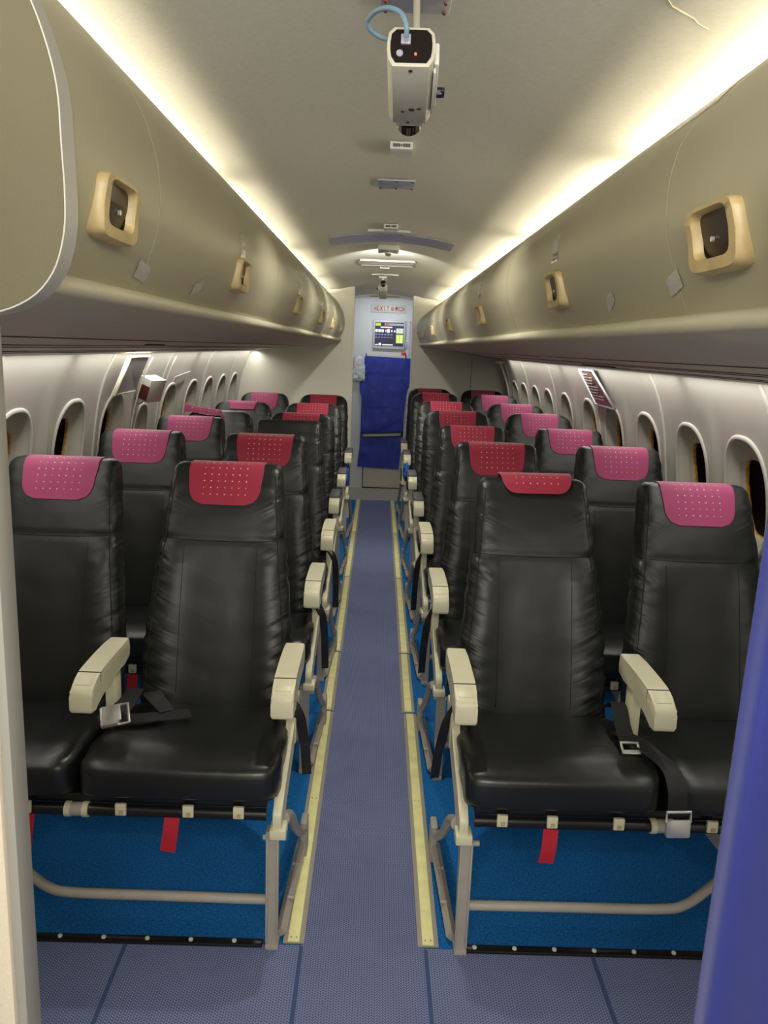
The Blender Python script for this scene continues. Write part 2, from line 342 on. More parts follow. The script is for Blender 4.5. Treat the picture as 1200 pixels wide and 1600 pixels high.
# sidewalls with window openings --------------------------------------------
PROF = [(0, 1.08), (.12, 1.14), (.4, 1.20), (.7, 1.222), (.95, 1.208), (1.10, 1.188), (1.2, 1.168), (1.30, 1.135), (1.38, 1.10), (1.46, 1.055), (1.56, .985)]
def wall_x(z):
    # smoothed profile
    return sum(interp(PROF, z+d)*w for d, w in ((-.06, .2), (-.03, .2), (0, .2), (.03, .2), (.06, .2)))
WIN_R = [2.03, 2.53, 2.985, 3.48, 4.0, 4.46, 5.03, 5.56, 6.02, 6.5, 6.95, 7.4]
WIN_L = [1.60, 2.09, 2.58, 3.08, 3.57, 4.03, 4.525, 5.06, 5.54, 6.02, 6.51]
SEAM_R = [1.3, 2.29, 3.24, 4.23, 5.29, 6.26, 7.17]
SEAM_L = [1.35, 2.34, 3.33, 4.27, 5.30, 6.27]
def make_wall(s, wins, seams, y_end):
    mids = [(a+b)/2 for a, b in zip(wins, wins[1:])]
    edges = [wins[0]-.25]+mids+[y_end]
    def bulge(y, z):
        d = 0
        for m in mids:
            near = min(abs(m-q) for q in seams) < .08
            t = max(0, min(1, (1.34-z)/.28)); t = t*t*(3-2*t)
            d += (.020 if not near else .011)*math.exp(-((y-m)/(.045 if not near else .06))**2)*t
        return d
    def P(y, z, out=0): return (s*(wall_x(z)-bulge(y, z)+out), y, z)
    bm = bmesh.new()
    NA = 72; holes = []
    for i, wy in enumerate(wins):
        y0, y1 = edges[i], edges[i+1]; zc = 1.035; small = (s < 0 and i == 5)
        hw, hh = (.150, .192) if not small else (.11, .15)
        zc = 1.035 if not small else 1.00
        rings = []
        for k in range(NA):
            th = 2*PI*k/NA; c, sn = math.cos(th), math.sin(th)
            hole = (wy+hw*math.copysign(abs(c)**(2/2.5), c), zc+hh*math.copysign(abs(sn)**(2/2.5), sn))
            dy, dz = hole[0]-wy, hole[1]-zc
            ts = []
            if dy > 1e-9: ts.append((y1-wy)/dy)
            if dy < -1e-9: ts.append((y0-wy)/dy)
            if dz > 1e-9: ts.append((1.56-zc)/dz)
            if dz < -1e-9: ts.append((0-zc)/dz)
            t = min(ts); rings.append((hole, (wy+dy*t, zc+dz*t)))
        # snap the nearest ray to each rectangle corner
        for cy in (y0, y1):
            for cz in (0, 1.56):
                k = min(range(NA), key=lambda q: (rings[q][1][0]-cy)**2+(rings[q][1][1]-cz)**2); rings[k] = (rings[k][0], (cy, cz))
        R = 16; grid = []
        for j in range(R+1):
            f = (j/R)**1.25
            grid.append([bm.verts.new(P(h[0]+(e[0]-h[0])*f, h[1]+(e[1]-h[1])*f)) for h, e in rings])
        for a, b in zip(grid, grid[1:]):
            for k in range(NA): bm.faces.new((a[k], a[(k+1) % NA], b[(k+1) % NA], b[k]))
        holes.append((wy, zc, hw, hh))
    for y0, y1 in ((-1.2, edges[0]),):
        zs = [1.56*i/30 for i in range(31)]; ys = [y0+(y1-y0)*i/6 for i in range(7)]
        g = [[bm.verts.new(P(y, z)) for z in zs] for y in ys]
        for a, b in zip(g, g[1:]):
            for k in range(30): bm.faces.new((a[k], a[k+1], b[k+1], b[k]))
    w = struct(ob('wall_left' if s < 0 else 'wall_right', finish(bm, 'sidewall', M_wall, smooth=9)))
    # outer liner behind the panels, so the openings look into a dark shell
    # panel joints
    for q, y in enumerate(seams):
        bm = bmesh.new(); pts = []
        for i in range(36):
            z = .02+1.44*i/35; p = V(P(y, z)); pts.append(p-V((s*.001, 0, 0)))
        add_tube(bm, pts, .0055, 8)
        add_tube(bm, [p+V((0, .014, 0)) for p in pts], .003, 6)
        struct(ob('trim_%d' % (10+q+(20 if s > 0 else 0)), finish(bm, 'panel_joint', M_wtrim, smooth=9)))
    # windows
    for i, (wy, zc, hw, hh) in enumerate(holes):
        def ringpt(th, sc, out, jit=0):
            c, sn = math.cos(th), math.sin(th); e = 2/2.5
            y = wy+(hw*math.copysign(abs(c)**e, c))*sc*(1+jit); z = zc+(hh*math.copysign(abs(sn)**e, sn))*sc*(1+jit)
            zz = zc+(hh*math.copysign(abs(sn)**e, sn))
            return V((s*(wall_x(zz)+out), y, z))
        n = 64; e = struct(empty('window_%d' % (i+1+(20 if s > 0 else 0)), (s*1.2, wy, zc)))
        def put(name, bm, m):
            me = finish(bm, name, m, smooth=9); me.transform(Matrix.Translation((-s*1.2, -wy, -zc))); ob(name, me, e)
        bm = bmesh.new(); prof = [(1.0, -.004), (.985, .008), (.93, .025), (.86, .038)]
        G = [[bm.verts.new(ringpt(2*PI*k/n, sc, o)) for k in range(n)] for sc, o in prof]
        for a, b in zip(G, G[1:]):
            for k in range(n): bm.faces.new((a[k], a[(k+1) % n], b[(k+1) % n], b[k]))
        put('window_reveal', bm, M_rev)
        bm = bmesh.new()
        pts = [ringpt(2*PI*k/n, 1.02, -.004-(0 if 0 else 0)) for k in range(n)]
        G = []
        for k in range(n):
            t = (pts[(k+1) % n]-pts[k-1]).normalized(); u = V((s, 0, 0)); v = t.cross(u).normalized()
            G.append([bm.verts.new(pts[k]+u*.005*math.cos(a)+v*.009*math.sin(a)) for a in [2*PI*j/8 for j in range(8)]])
        for k in range(n):
            a, b = G[k], G[(k+1) % n]
            for j in range(8): bm.faces.new((a[j], a[(j+1) % 8], b[(j+1) % 8], b[j]))
        put('window_trim', bm, M_wtrim)
        # ragged insulation showing behind the reveal
        bm = bmesh.new(); rnd = random.Random(i*7+(3 if s > 0 else 0)); G = []
        jit = [.05*noise.noise(V((math.cos(2*PI*k/n)*3+i, math.sin(2*PI*k/n)*3, s*2.)))+rnd.uniform(-.012, .012) for k in range(n)]
        for sc, o, jj in ((.86, .037, 0), (.77, .042, .5), (.67, .045, 1), (.665, .058, 1), (1.05, .062, 0), (1.05, .13, 0)):
            G.append([bm.verts.new(ringpt(2*PI*k/n, sc, o, jit[k]*jj)) for k in range(n)])
        for q, (a, b) in enumerate(zip(G, G[1:])):
            for k in range(n):
                f = bm.faces.new((a[k], a[(k+1) % n], b[(k+1) % n], b[k])); f.material_index = 0 if q == 0 else (0 if q == 1 else 1 if q == 2 else 2)
        put('insulation_edge', bm, [M_rev, M_orange, M_pane])
        bm = bmesh.new(); bm.faces.new([bm.verts.new(ringpt(2*PI*k/n, 1.05, .13)) for k in range(n)])
        put('window_pane', bm, M_pane)
make_wall(-1, WIN_L, SEAM_L, LEFT_END+.02)
make_wall(1, WIN_R, SEAM_R, RIGHT_END+.02)
# partitions at the rear: panels either side of the aisle opening -------------
def partition(s, y, xin, name):
    bm = bmesh.new(); poly = [(s*xin, .0)]
    zt = 1.56
    out = [(s*(interp(PROF, z)), z) for z in (0, .12, .4, .7, .95, 1.1, 1.2, 1.3, 1.38, 1.46, 1.56)]
    top = [(s*x, ceil_z(s*x)) for x in (.84, .7, .6, .5, .4, .32, xin)]
    add_prism(bm, [(s*xin, 0)]+out+[(s*.84, 1.75)]+top, 'y', y, y+.03)
    p = struct(ob(name, finish(bm, name, M_part)))
    bm = bmesh.new(); add_box(bm, s*xin-.008, s*xin+.008, y-.006, y+.036, 0, ceil_z(s*xin)-.002, .003)
    struct(ob('trim_%d' % (3 if s < 0 else 4), finish(bm, 'jamb', M_part, smooth=.7)))
partition(-1, LEFT_END, .236, 'wall_rear_left')
partition(1, RIGHT_END, .298, 'wall_rear_right')
bm = bmesh.new(); add_box(bm, .868, .871, RIGHT_END-.003, RIGHT_END+.001, .6, 1.405)
struct(ob('trim_5', finish(bm, 'panel_gap', M_seam)))
# vestibule behind the partitions
struct(box_obj('wall_end', M_endw, -1.25, 1.25, END_WALL, END_WALL+.04, 0, 2.02))
struct(box_obj('wall_vestibule_left', M_endw, -.60, -.57, LEFT_END+.03, END_WALL, 0, 2.02))
struct(box_obj('wall_vestibule_right', M_endw, .62, .65, RIGHT_END+.03, END_WALL, 0, 2.02))
bm = bmesh.new()
add_box(bm, -.60, .65, 8.05, 8.09, 1.952, 2.02)
struct(ob('trim_6', finish(bm, 'lintel', M_part)))
bm = bmesh.new(); add_cyl(bm, (-.122, 8.04, 1.958), (.17, 8.04, 1.958), .006); struct(ob('trim_7', finish(bm, 'rod', M_frm, smooth=.7)))
# rear door: beige leaf with a dark gap around it
d = struct(empty('door_1', (.06, END_WALL-.01, 0)))
bm = bmesh.new(); add_box(bm, -.20, .20, -.012, .008, .015, 1.40, .004); ob('door_leaf', finish(bm, 'door_leaf', M_beige, smooth=.7), d)
bm = bmesh.new()
for x0, x1, z0, z1 in ((-.208, -.200, 0, 1.41), (.200, .208, 0, 1.41), (-.208, .208, .004, .014)): add_box(bm, x0, x1, -.004, .008, z0, z1)
ob('door_gap', finish(bm, 'door_gap', M_seam), d)
bm = bmesh.new(); add_box(bm, .228, .236, -.03, .005, .05, 1.75); add_box(bm, .236, .27, -.02, .005, .05, 1.72)
ob('door_jamb', finish(bm, 'door_jamb', M_gmet), d)

# ================================================================== OVERHEAD BINS
PL = [(.345, 1.533), (.330, 1.56), (.318, 1.59), (.309, 1.62), (.305, 1.655), (.306, 1.69), (.313, 1.725), (.327, 1.765), (.348, 1.802), (.375, 1.838), (.40, 1.862), (.43, 1.886), (.455, 1.896)]
PR = [(.380, 1.524), (.364, 1.56), (.352, 1.59), (.343, 1.62), (.340, 1.655), (.342, 1.69), (.350, 1.72), (.365, 1.745), (.385, 1.77), (.415, 1.797), (.45, 1.825), (.50, 1.861), (.53, 1.873)]
def dense(p, k=4): return [(q.x, q.y) for q in smooth_path([(a, b, 0) for a, b in p], k)]
def face_x(prof, z): return interp([(b, a) for a, b in prof], z)
def bin_run(s, prof, seams, handles, side):
    dp = dense(prof)
    xl = prof[0][0]; y0, y1 = seams[0], seams[-1]
    # shell: a closed body behind the doors
    for i, (a, b) in enumerate(zip(seams, seams[1:])):
        last = (i == len(seams)-2)
        e = empty('overhead_bin', (s*.7, a, 1.45))
        O = V((s*.7, a, 1.45))
        names = ['nearest', 'second', 'third', 'fourth', 'fifth', 'sixth', 'seventh']
        nth = names[i]
        tag(e, 'cream overhead bin on the %s side, %s' % (side, 'nearest the viewer, with its end panel' if i == 0 else ('rearmost, against the partition' if last else nth+' from the front')), 'overhead bin', 'overhead bins on the %s side' % side)
        def put(name, bm, m, sm=None):
            me = finish(bm, name, m, smooth=sm); me.transform(Matrix.Translation(-O)); return ob(name, me, e)
        # body
        bm = bmesh.new()
        inner = [(s*(x+.012), z) for x, z in dp]
        tr = [(s*(prof[-1][0]+.02), prof[-1][1]-.012), (s*(prof[-1][0]+.03), 1.835), (s*.76, 1.835), (s*.985, 1.56), (s*1.07, 1.425), (s*1.03, 1.418), (s*(xl+.04), 1.525 if s < 0 else 1.515)]
        add_prism(bm, inner+tr, 'y', a+.001, b-.001)
        put('bin_body', bm, M_binb, .5)
        # curved door with a thin gap at each end
        bm = bmesh.new(); ys = [a+.0018, b-.0018]
        G = [[bm.verts.new((s*x, y, z)) for x, z in dp] for y in ys]
        B = [[bm.verts.new((s*(x+.010), y, z)) for x, z in dp] for y in ys]
        n = len(dp)
        for k in range(n-1):
            bm.faces.new((G[0][k], G[1][k], G[1][k+1], G[0][k+1])); bm.faces.new((B[0][k], B[1][k], B[1][k+1], B[0][k+1]))
            for q in (0, 1): bm.faces.new((G[q][k], G[q][k+1], B[q][k+1], B[q][k]))
        for k in (0, n-1): bm.faces.new((G[0][k], G[1][k], B[1][k], B[0][k]))
        door = put('bin_door', bm, M_bin, .5)
        # handle
        for hy in handles:
            if a < hy < b:
                zc = 1.612 if s < 0 else 1.595; w, h = .064, .0345
                def fp(dy, dz, out): return V((s*(face_x(prof, zc+dz)-out), hy+dy, zc+dz))
                bm = bmesh.new(); nn = 40; rings = []
                for sc, out in ((1.0, -.002), (1.0, .007), (.95, .012), (.72, .012), (.68, .008), (.66, .0016)):
                    R_ = []
                    for k in range(nn):
                        th = 2*PI*k/nn; c, sn = math.cos(th), math.sin(th); ee = 2/6
                        yy = w*math.copysign(abs(c)**ee, c)*sc; zz = h*math.copysign(abs(sn)**ee, sn)*sc+(.004 if sc < .8 else 0)
                        extra = .008*max(0, -zz/h)*(1 if sc > .65 else .3)
                        R_.append(bm.verts.new(fp(yy, zz, out+(extra if out > 0 else 0))))
                    rings.append(R_)
                for p, q in zip(rings, rings[1:]):
                    for k in range(nn): bm.faces.new((p[k], p[(k+1) % nn], q[(k+1) % nn], q[k]))
                me = finish(bm, 'handle', M_tan, smooth=.9); me.transform(Matrix.Translation(-O)); ho = ob('handle', me, door)
                bm = bmesh.new(); rr = []
                for k in range(11):
                    zz = h*.68*(-1+k/5); ww = w*.68*(1-abs(-1+k/5)**6*.25); rr.append([bm.verts.new(fp(q*ww, zz+.004, .0022)) for q in (-1, 1)])
                for p, q in zip(rr, rr[1:]): bm.faces.new((p[0], p[1], q[1], q[0]))
                c0 = fp(.012, 0, .003); add_cyl(bm, c0, c0-V((s*.003, 0, 0)), .003, 10, 1)
                me = finish(bm, 'latch_recess', [M_dark, M_met]); me.transform(Matrix.Translation(-O)); ob('latch_recess', me, door)
                if hy > 1.2:   # stickers above the latch
                    for (z0, z1, mm) in ((1.648, 1.668, M_lbl), (1.672, 1.70, M_tape)):
                        bm = bmesh.new(); zs = [z0+(z1-z0)*k/4 for k in range(5)]
                        ff = [[bm.verts.new((s*(face_x(prof, z)-.0012), hy+dy, z)) for dy in (-.028, .028)] for z in zs]
                        for p, q in zip(ff, ff[1:]): bm.faces.new((p[0], p[1], q[1], q[0]))
                        if mm is M_lbl and s > 0:
                            for rr_ in range(2):
                                for cc in range(9):
                                    yy = hy-.024+cc*.0053; z = z0+.004+rr_*.008
                                    if (cc*7+rr_*3+int(hy*10)) % 5 == 0: continue
                                    x = s*(face_x(prof, z)-.0018); x2 = s*(face_x(prof, z+.005)-.0018)
                                    f = bm.faces.new([bm.verts.new(q) for q in ((x, yy, z), (x, yy+.0035, z), (x2, yy+.0035, z+.005), (x2, yy, z+.005))]); f.material_index = 1
                        me = finish(bm, 'door_sticker', [mm, M_ink]); me.transform(Matrix.Translation(-O)); ob('door_sticker', me, door)
        if i == 0:
            low = [(.45, 1.480), (.39, 1.487), (.36, 1.494), (.335, 1.508), (.318, 1.528), (.309, 1.55), (.304, 1.575), (.303, 1.605), (.304, 1.635)] if s < 0 else [(.48, 1.475), (.42, 1.482), (.385, 1.492), (.362, 1.508), (.350, 1.53), (.343, 1.56), (.339, 1.59), (.338, 1.62), (.339, 1.64)]
            full = dense(low, 3)+[q for q in dp if q[1] > 1.655]+[(prof[-1][0]+.03, 1.90), (.60, 1.90), (.76, 1.86), (1.0, 1.6), (1.07, 1.43), (.80, 1.440), (.60, 1.462)]
            cx, cz = .55, 1.68
            bm = bmesh.new()
            o1 = [(s*(x-(.004 if x < .5 else 0)), z) for x, z in full]; 
            def inset(p, d):
                n = len(p); out = []
                for k in range(n):
                    a_ = V((*p[k-1], 0)); b_ = V((*p[k], 0)); c_ = V((*p[(k+1) % n], 0)); t = (c_-a_).normalized(); nrm = V((-t.y, t.x, 0))
                    if nrm.dot(V((s*cx, cz, 0))-b_) < 0: nrm = -nrm
                    out.append((b_.x+nrm.x*d, b_.y+nrm.y*d))
                return out
            i1 = inset(o1, .0015)
            yy0, yy1 = a-.032, a-.001
            A = [bm.verts.new((x, yy0, z)) for x, z in o1]; B_ = [bm.verts.new((x, yy1, z)) for x, z in o1]
            C_ = [bm.verts.new((x, yy0, z)) for x, z in i1]; D_ = [bm.verts.new((x, yy0+.006, z)) for x, z in i1]; n = len(o1)
            for k in range(n):
                j = (k+1) % n
                bm.faces.new((A[k], A[j], B_[j], B_[k])); bm.faces.new((A[k], A[j], C_[j], C_[k])); bm.faces.new((C_[k], C_[j], D_[j], D_[k]))
            put('end_rim', bm, M_rim, .6)
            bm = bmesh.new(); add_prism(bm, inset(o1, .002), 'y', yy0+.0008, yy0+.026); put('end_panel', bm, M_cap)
    # rounded rail below the doors, one length
    bm = bmesh.new(); zr = 1.523 if s < 0 else 1.511; c = (xl-.008, zr); R_ = .0110; ys = [y0+(y1-y0)*k/12 for k in range(13)]
    arc = [(s*(c[0]+.035), zr+.013), (s*(c[0]+.008), zr+.013)]+[(s*(c[0]+.003+R_*math.cos(t)), c[1]+R_*math.sin(t)) for t in [PI*.55+PI*.95*k/12 for k in range(13)]]+[(s*(c[0]+.040), zr-.016), (s*(c[0]+.045), zr-.005)]
    add_prism(bm, arc, 'y', y0, y1)
    tag(ob('bin_rail', finish(bm, 'bin_rail', M_lip, smooth=.6)), 'pale cream rounded rail running under the bin doors on the %s' % side, 'rail')
    # service panel under the bins with its long seams
    bm = bmesh.new(); xa, za, xb, zb = xl+.025, zr-.014, 1.07, 1.408
    add_prism(bm, [(s*xa, za), (s*xb, zb), (s*xb, zb+.01), (s*xa, za+.012)], 'y', y0, y1)
    for f_, w_ in ((.42, .0015), (.60, .0012), (.66, .0012), (.80, .002), (.86, .001)):
        x = xa+(xb-xa)*f_; z = za+(zb-za)*f_
        add_box(bm, s*x-w_, s*x+w_, y0, y1, z-.0016, z+.002, mi=1)
    for k, q in enumerate((.25, .5, .75)):
        y = y0+(y1-y0)*q
        add_prism(bm, [(s*(xa+.3), za-.0295*.3/.27), (s*xb, zb-.001), (s*xb, zb+.002), (s*(xa+.3), za)], 'y', y-.001, y+.001, mi=1)
    o = tag(empty('service_panel', (s*.7, y0, 1.45)), 'brownish grey underside panel below the overhead bins on the %s' % side, 'panel')
    me = finish(bm, 'panel', [M_binb, M_seam]); me.transform(Matrix.Translation((-s*.7, -y0, -1.45))); ob('panel', me, o)
    for (x, ya, yb) in (((-.75, 2.62, 2.83), (-.80, 1.3, 1.6)) if s < 0 else ((.90, 3.11, 3.60),)):
        f_ = (abs(x)-xa)/(xb-xa); z = za+(zb-za)*f_
        bm = bmesh.new(); add_box(bm, x-.006, x+.006, ya, yb, z-.003, z+.002, .001)
        me = finish(bm, 'vent_slot', M_seam); me.transform(Matrix.Translation((-s*.7, -y0, -1.45))); ob('vent_slot', me, o)
SL = [.825, 1.147, 2.42, 3.62, 4.72, 5.76, LEFT_END]
SR = [.73, 1.02, 2.27, 3.55, 4.85, 6.15, RIGHT_END]
bin_run(-1, PL, SL, [.965, 1.81, 3.04, 4.22, 5.2, 6.3], 'left')
bin_run(1, PR, SR, [.871, 1.657, 2.886, 4.18, 5.5, 6.85, 7.45], 'right')
# fluorescent tubes in the coves
for s, segs, side in ((-1, COVE_L, 'left'), (1, COVE_R, 'right')):
    for i, (a, b) in enumerate(segs[1:]):
        e = tag(empty('cove_lamp', (s*.60+XC, (a+b)/2, 1.85)), 'warm tube lamp hidden in the %s cove above the bins, %s from the front' % (side, ['first', 'second', 'third', 'fourth', 'fifth'][i]), 'lamp', 'cove lamps above the bins on the %s' % side)
        bm = bmesh.new(); add_cyl(bm, (0, -(b-a)/2+.02, .004), (0, (b-a)/2-.02, .004), .007, 10); ob('lamp_tube', finish(bm, 'lamp_tube', M_tube, smooth=.9), e)
        bm = bmesh.new()
        for q in (-1, 1): add_box(bm, -.012, .012, q*(b-a)/2-.012, q*(b-a)/2+.012, -.012, .014, .002)
        ob('lamp_holder', finish(bm, 'lamp_holder', M_wht), e)
# pieces of tape on the bins
def tape(s, prof, side, y, z, wy, wz, ang, lab):
    bm = bmesh.new(); n = 5; g = []
    for i in range(n):
        r = []
        for j in range(3):
            dy = (j/2-.5)*wy; dz = (i/(n-1)-.5)*wz; yy = y+dy*math.cos(ang)-dz*math.sin(ang); zz = z+dy*math.sin(ang)+dz*math.cos(ang)
            r.append(bm.verts.new((s*(face_x(prof, zz)-.0015), yy, zz)))
        g.append(r)
    for a, b in zip(g, g[1:]):
        for j in range(2): bm.faces.new((a[j], a[j+1], b[j+1], b[j]))
    tag(ob('tape_patch', finish(bm, 'tape_patch', M_tape)), lab, 'tape', 'tape patches stuck on the overhead bins')
tape(-1, PL, 'left', 1.14, 1.560, .06, .022, -.1, 'square patch of pale tape low on the left bins by the first door gap')
tape(-1, PL, 'left', 1.47, 1.563, .06, .022, .25, 'small tape patch low on the left bins, just before the second latch')
tape(1, PR, 'right', 1.03, 1.562, .05, .022, -.2, 'square patch of pale tape low on the right bins at the door gap')
tape(1, PR, 'right', 1.32, 1.556, .05, .018, -.3, 'small tape patch low on the right bins between first and second latch')
tape(1, PR, 'right', 1.07, 1.775, .17, .03, .0, 'long clear tape strip high on the right bins above the first latch')

# ================================================================== SEATS
BK_N = 5
BK_AC = {'square': 24, 'round': 20}
def gnorm(style, a, c): m = BK_AC[style]; return (abs(a)**m+abs(c)**m)**(1/m)
BW = {'square': [(0, .43), (.2, .432), (.38, .418), (.55, .388), (.74, .356), (.9, .332), (1, .318)],
      'round': [(0, .42), (.2, .425), (.45, .425), (.62, .415), (.78, .408), (.86, .400), (.92, .390), (.955, .372), (.98, .340), (1, .295)]}
BH = {'square': (.37, 1.100), 'round': (.37, 1.115)}
def back_deform(style):
    zb, zt = BH[style]; hz0 = (zt-zb)/2; rr = random.Random(5)
    def f(a, b, c, hx, hy, hz):
        u = (c+1)/2; w = interp(BW[style], u)
        z = zb+(zt-zb)*u
        lean = .02+.235*u-.02*math.sin(u*PI)
        thick = interp([(0, .045), (.5, .050), (.8, .055), (1, .052)], u) if style == 'square' else interp([(0, .05), (.7, .055), (.9, .055), (1, .045)], u)
        x = a*w/2; y = lean+b*thick
        if b < 0:     # side bolsters, slightly hollow middle below the seam
            bol = math.exp(-((abs(a)-.72)/.22)**2)*(1-min(1, max(0, (u-.62)/.1)))
            y -= .010*bol*abs(b)
            y += .004*math.exp(-((u-.719)/.009)**2)*abs(b)
        if abs(a) > .55:   # gathered sides
            k = (abs(a)-.55)/.45
            x += math.copysign(1, a)*k*.0024*math.sin(z*95+2*math.sin(z*31)+(1.3 if a > 0 else 0))*(1 if u < .8 else .3)
            y += k*.0025*math.sin(z*120+1.7*math.sin(z*23))
        return (x, y, z)
    return f
ME = {}
def back_mesh(style):
    k = 'back_'+style
    if k not in ME: ME[k] = superblock('backrest', M_lea, 1, 1, 1, BK_N, back_deform(style), N=(20, 10, 84), ac=BK_AC[style])
    return ME[k]
def back_front(style, x, z, off=.0):
    """front surface point of the backrest"""
    zb, zt = BH[style]; u = (z-zb)/(zt-zb); c = 2*u-1; w = interp(BW[style], u); a = max(-.999, min(.999, x/(w/2))); n = BK_N
    b = -(max(0, 1-gnorm(style, a, c)**n))**(1/n)
    p = back_deform(style)(a, b, c, 1, 1, 1); return V((x, p[1]-off, z))
def cover_mesh(style, front=.105, rear=.09, hw=.109, kind='normal', m=None):
    m = m or M_cov; key = ('cover', style, front, rear, hw, kind, m.name)
    if key in ME: return ME[key]
    zb, zt = BH[style]; f = back_deform(style); n = BK_N
    path = []   # (b, c) in the unit cross-section at a = 0
    def bc(z, sg):
        c = min(2*(z-zb)/(zt-zb)-1, .9999); return (sg*(1-abs(c)**n)**(1/n), c)
    nf = 12
    for i in range(nf): path.append(bc(zt-front+(front-.02)*i/(nf-1), -1))
    for i in range(1, 12):
        t = PI*i/12; b = -math.cos(t); b = math.copysign(abs(b)**.8, b); c = (1-abs(b)**n)**(1/n) if abs(b) < 1 else 0
        if c > 2*(zt-.02-zb)/(zt-zb)-1+.008: path.append((b, c))
    for i in range(6): path.append(bc(zt-.02-(rear-.02)*i/5, 1))
    bm = bmesh.new(); uvl = bm.loops.layers.uv.new('UVMap'); rows = []; s = 0; prev = None; uvs = {}
    NX = 16
    for i, (b, c) in enumerate(path):
        p0 = V(f(0, b, c, 1, 1, 1))
        if prev is not None: s += (p0-prev).length
        prev = p0
        dist = s
        h = hw*(.90+.10*min(1, dist/.10))
        if dist < .055 and kind != 'flat':
            t = 1-dist/.055; h = hw*.955*(.60+.40*math.sqrt(max(0, 1-t*t)))
        if kind == 'band' and dist >= .0: h = hw*(1-.0*i)
        row = []
        for j in range(NX+1):
            t = -1+2*j/NX; x = t*h
            w = interp(BW[style], (c+1)/2)/2; a = max(-.99, min(.99, x/w))
            mag = abs(b)
            gq = gnorm(style, a, c); nb = math.copysign((1-gq**n)**(1/n), b) if abs(c) < .97 and gq < 1 else b
            p = V(f(a, nb, c, 1, 1, 1))
            cen = V((0, f(0, 0, c, 1, 1, 1)[1], zb+(zt-zb)*min((c+1)/2, .96)))
            nr = V((0, p.y-cen.y, max(0, p.z-cen.z)*1.5)).normalized()
            q = p+nr*.0035; q.x = x
            if i == 0: q.y -= .001
            v = bm.verts.new(q); uvs[v] = (x+.0, s); row.append(v)
        rows.append(row)
    for p, q in zip(rows, rows[1:]):
        for j in range(NX):
            fc = bm.faces.new((p[j], p[j+1], q[j+1], q[j]))
            for l in fc.loops: l[uvl].uv = uvs[l.vert]
    bmesh.ops.recalc_face_normals(bm, faces=bm.faces)
    r = bmesh.ops.solidify(bm, geom=bm.faces[:], thickness=.0025)
    me = finish(bm, 'headrest_cover', m, smooth=1.0); ME[key] = me; return me
def seam_mesh(style):
    k = 'seam'+style
    if k in ME: return ME[k]
    bm = bmesh.new(); zs = .895 if style == 'square' else .90
    zb, zt = BH[style]
    w = interp(BW[style], (zs-zb)/(zt-zb))/2*.97
    add_tube(bm, [back_front(style, w*(-1+i/12), zs-.004*math.cos((-1+i/12)*1.5), .0002) for i in range(25)], .0018, 6)
    for x in (-.105, .105):
        add_tube(bm, [back_front(style, x*(1+.02*i/10), zs-.015-i*.045, .0) for i in range(10)], .0010, 6)
    for q in (-1, 1):
        pts = []
        for i in range(30):
            z = .46+(1.075-.46)*i/29; w = interp(BW[style], (z-zb)/(zt-zb))/2; pts.append(back_front(style, q*w*.90, z, .0002))
        add_tube(bm, pts, .0016, 6)
    ME[k] = finish(bm, 'seam', M_seam, smooth=9); return ME[k]
def cushion_mesh():
    if 'cush' in ME: return ME['cush']
    def f(a, b, c, hx, hy, hz):
        x = a*.236; y = .19+b*.235; z = .447+c*.062
        t = (y+.04)/.45
        z += (.008-.062*t)*(1 if c > 0 else .3)
        if c > 0: z += .006*(1-a*a)*(1-b*b)+.006*math.exp(-((abs(a)-.82)/.12)**2)*(1-b*b)
        if b < -.6: z -= .012*(-b-.6)/.4*c
        x += .002*math.sin(y*60)*(abs(a) > .9)
        return (x, y, z)
    ME['cush'] = superblock('cushion', M_lea2, 1, 1, 1, 5, f, N=(20, 18, 10), ax=12); return ME['cush']
def mesh_cached(key, fn):
    if key not in ME: ME[key] = fn()
    return ME[key]
def arm_mesh(style):
    def mk():
        bm = bmesh.new()
        prof = [(.325, .672), (.2, .674), (.115, .672), (.088, .668), (.044, .654), (.032, .643), (.028, .632), (.027, .600), (.031, .591), (.048, .589), (.060, .593), (.10, .604), (.16, .612), (.22, .618), (.325, .618)]
        P = [(q.x, q.y) for q in smooth_path([(a, b, 0) for a, b in prof]+[(prof[0][0], prof[0][1], 0)], 2)][:-1]
        add_prism(bm, P, 'x', -.027, .027, 0, r=.005)
        return finish(bm, 'armrest', M_crm, smooth=.8)
    return mesh_cached('arm', mk)
def arm_cap_mesh(style):
    def mk():
        bm = bmesh.new()
        if style == 'square':
            # parting line and button cover at the bend of the armrest
            M_ = Matrix.Translation((0, .066, .6605)) @ Matrix.Rotation(.30, 4, 'X')
            add_box(bm, -.019, .019, -.020, .020, -.0015, .0022, .001, M=M_)
        else:
            add_box(bm, -.0285, .0285, .085, .30, .655, .682, .007, mi=2)
        return finish(bm, 'armrest_cap', [M_crm, M_seam, M_grey], smooth=.8)
    return mesh_cached('armcap'+style, mk)
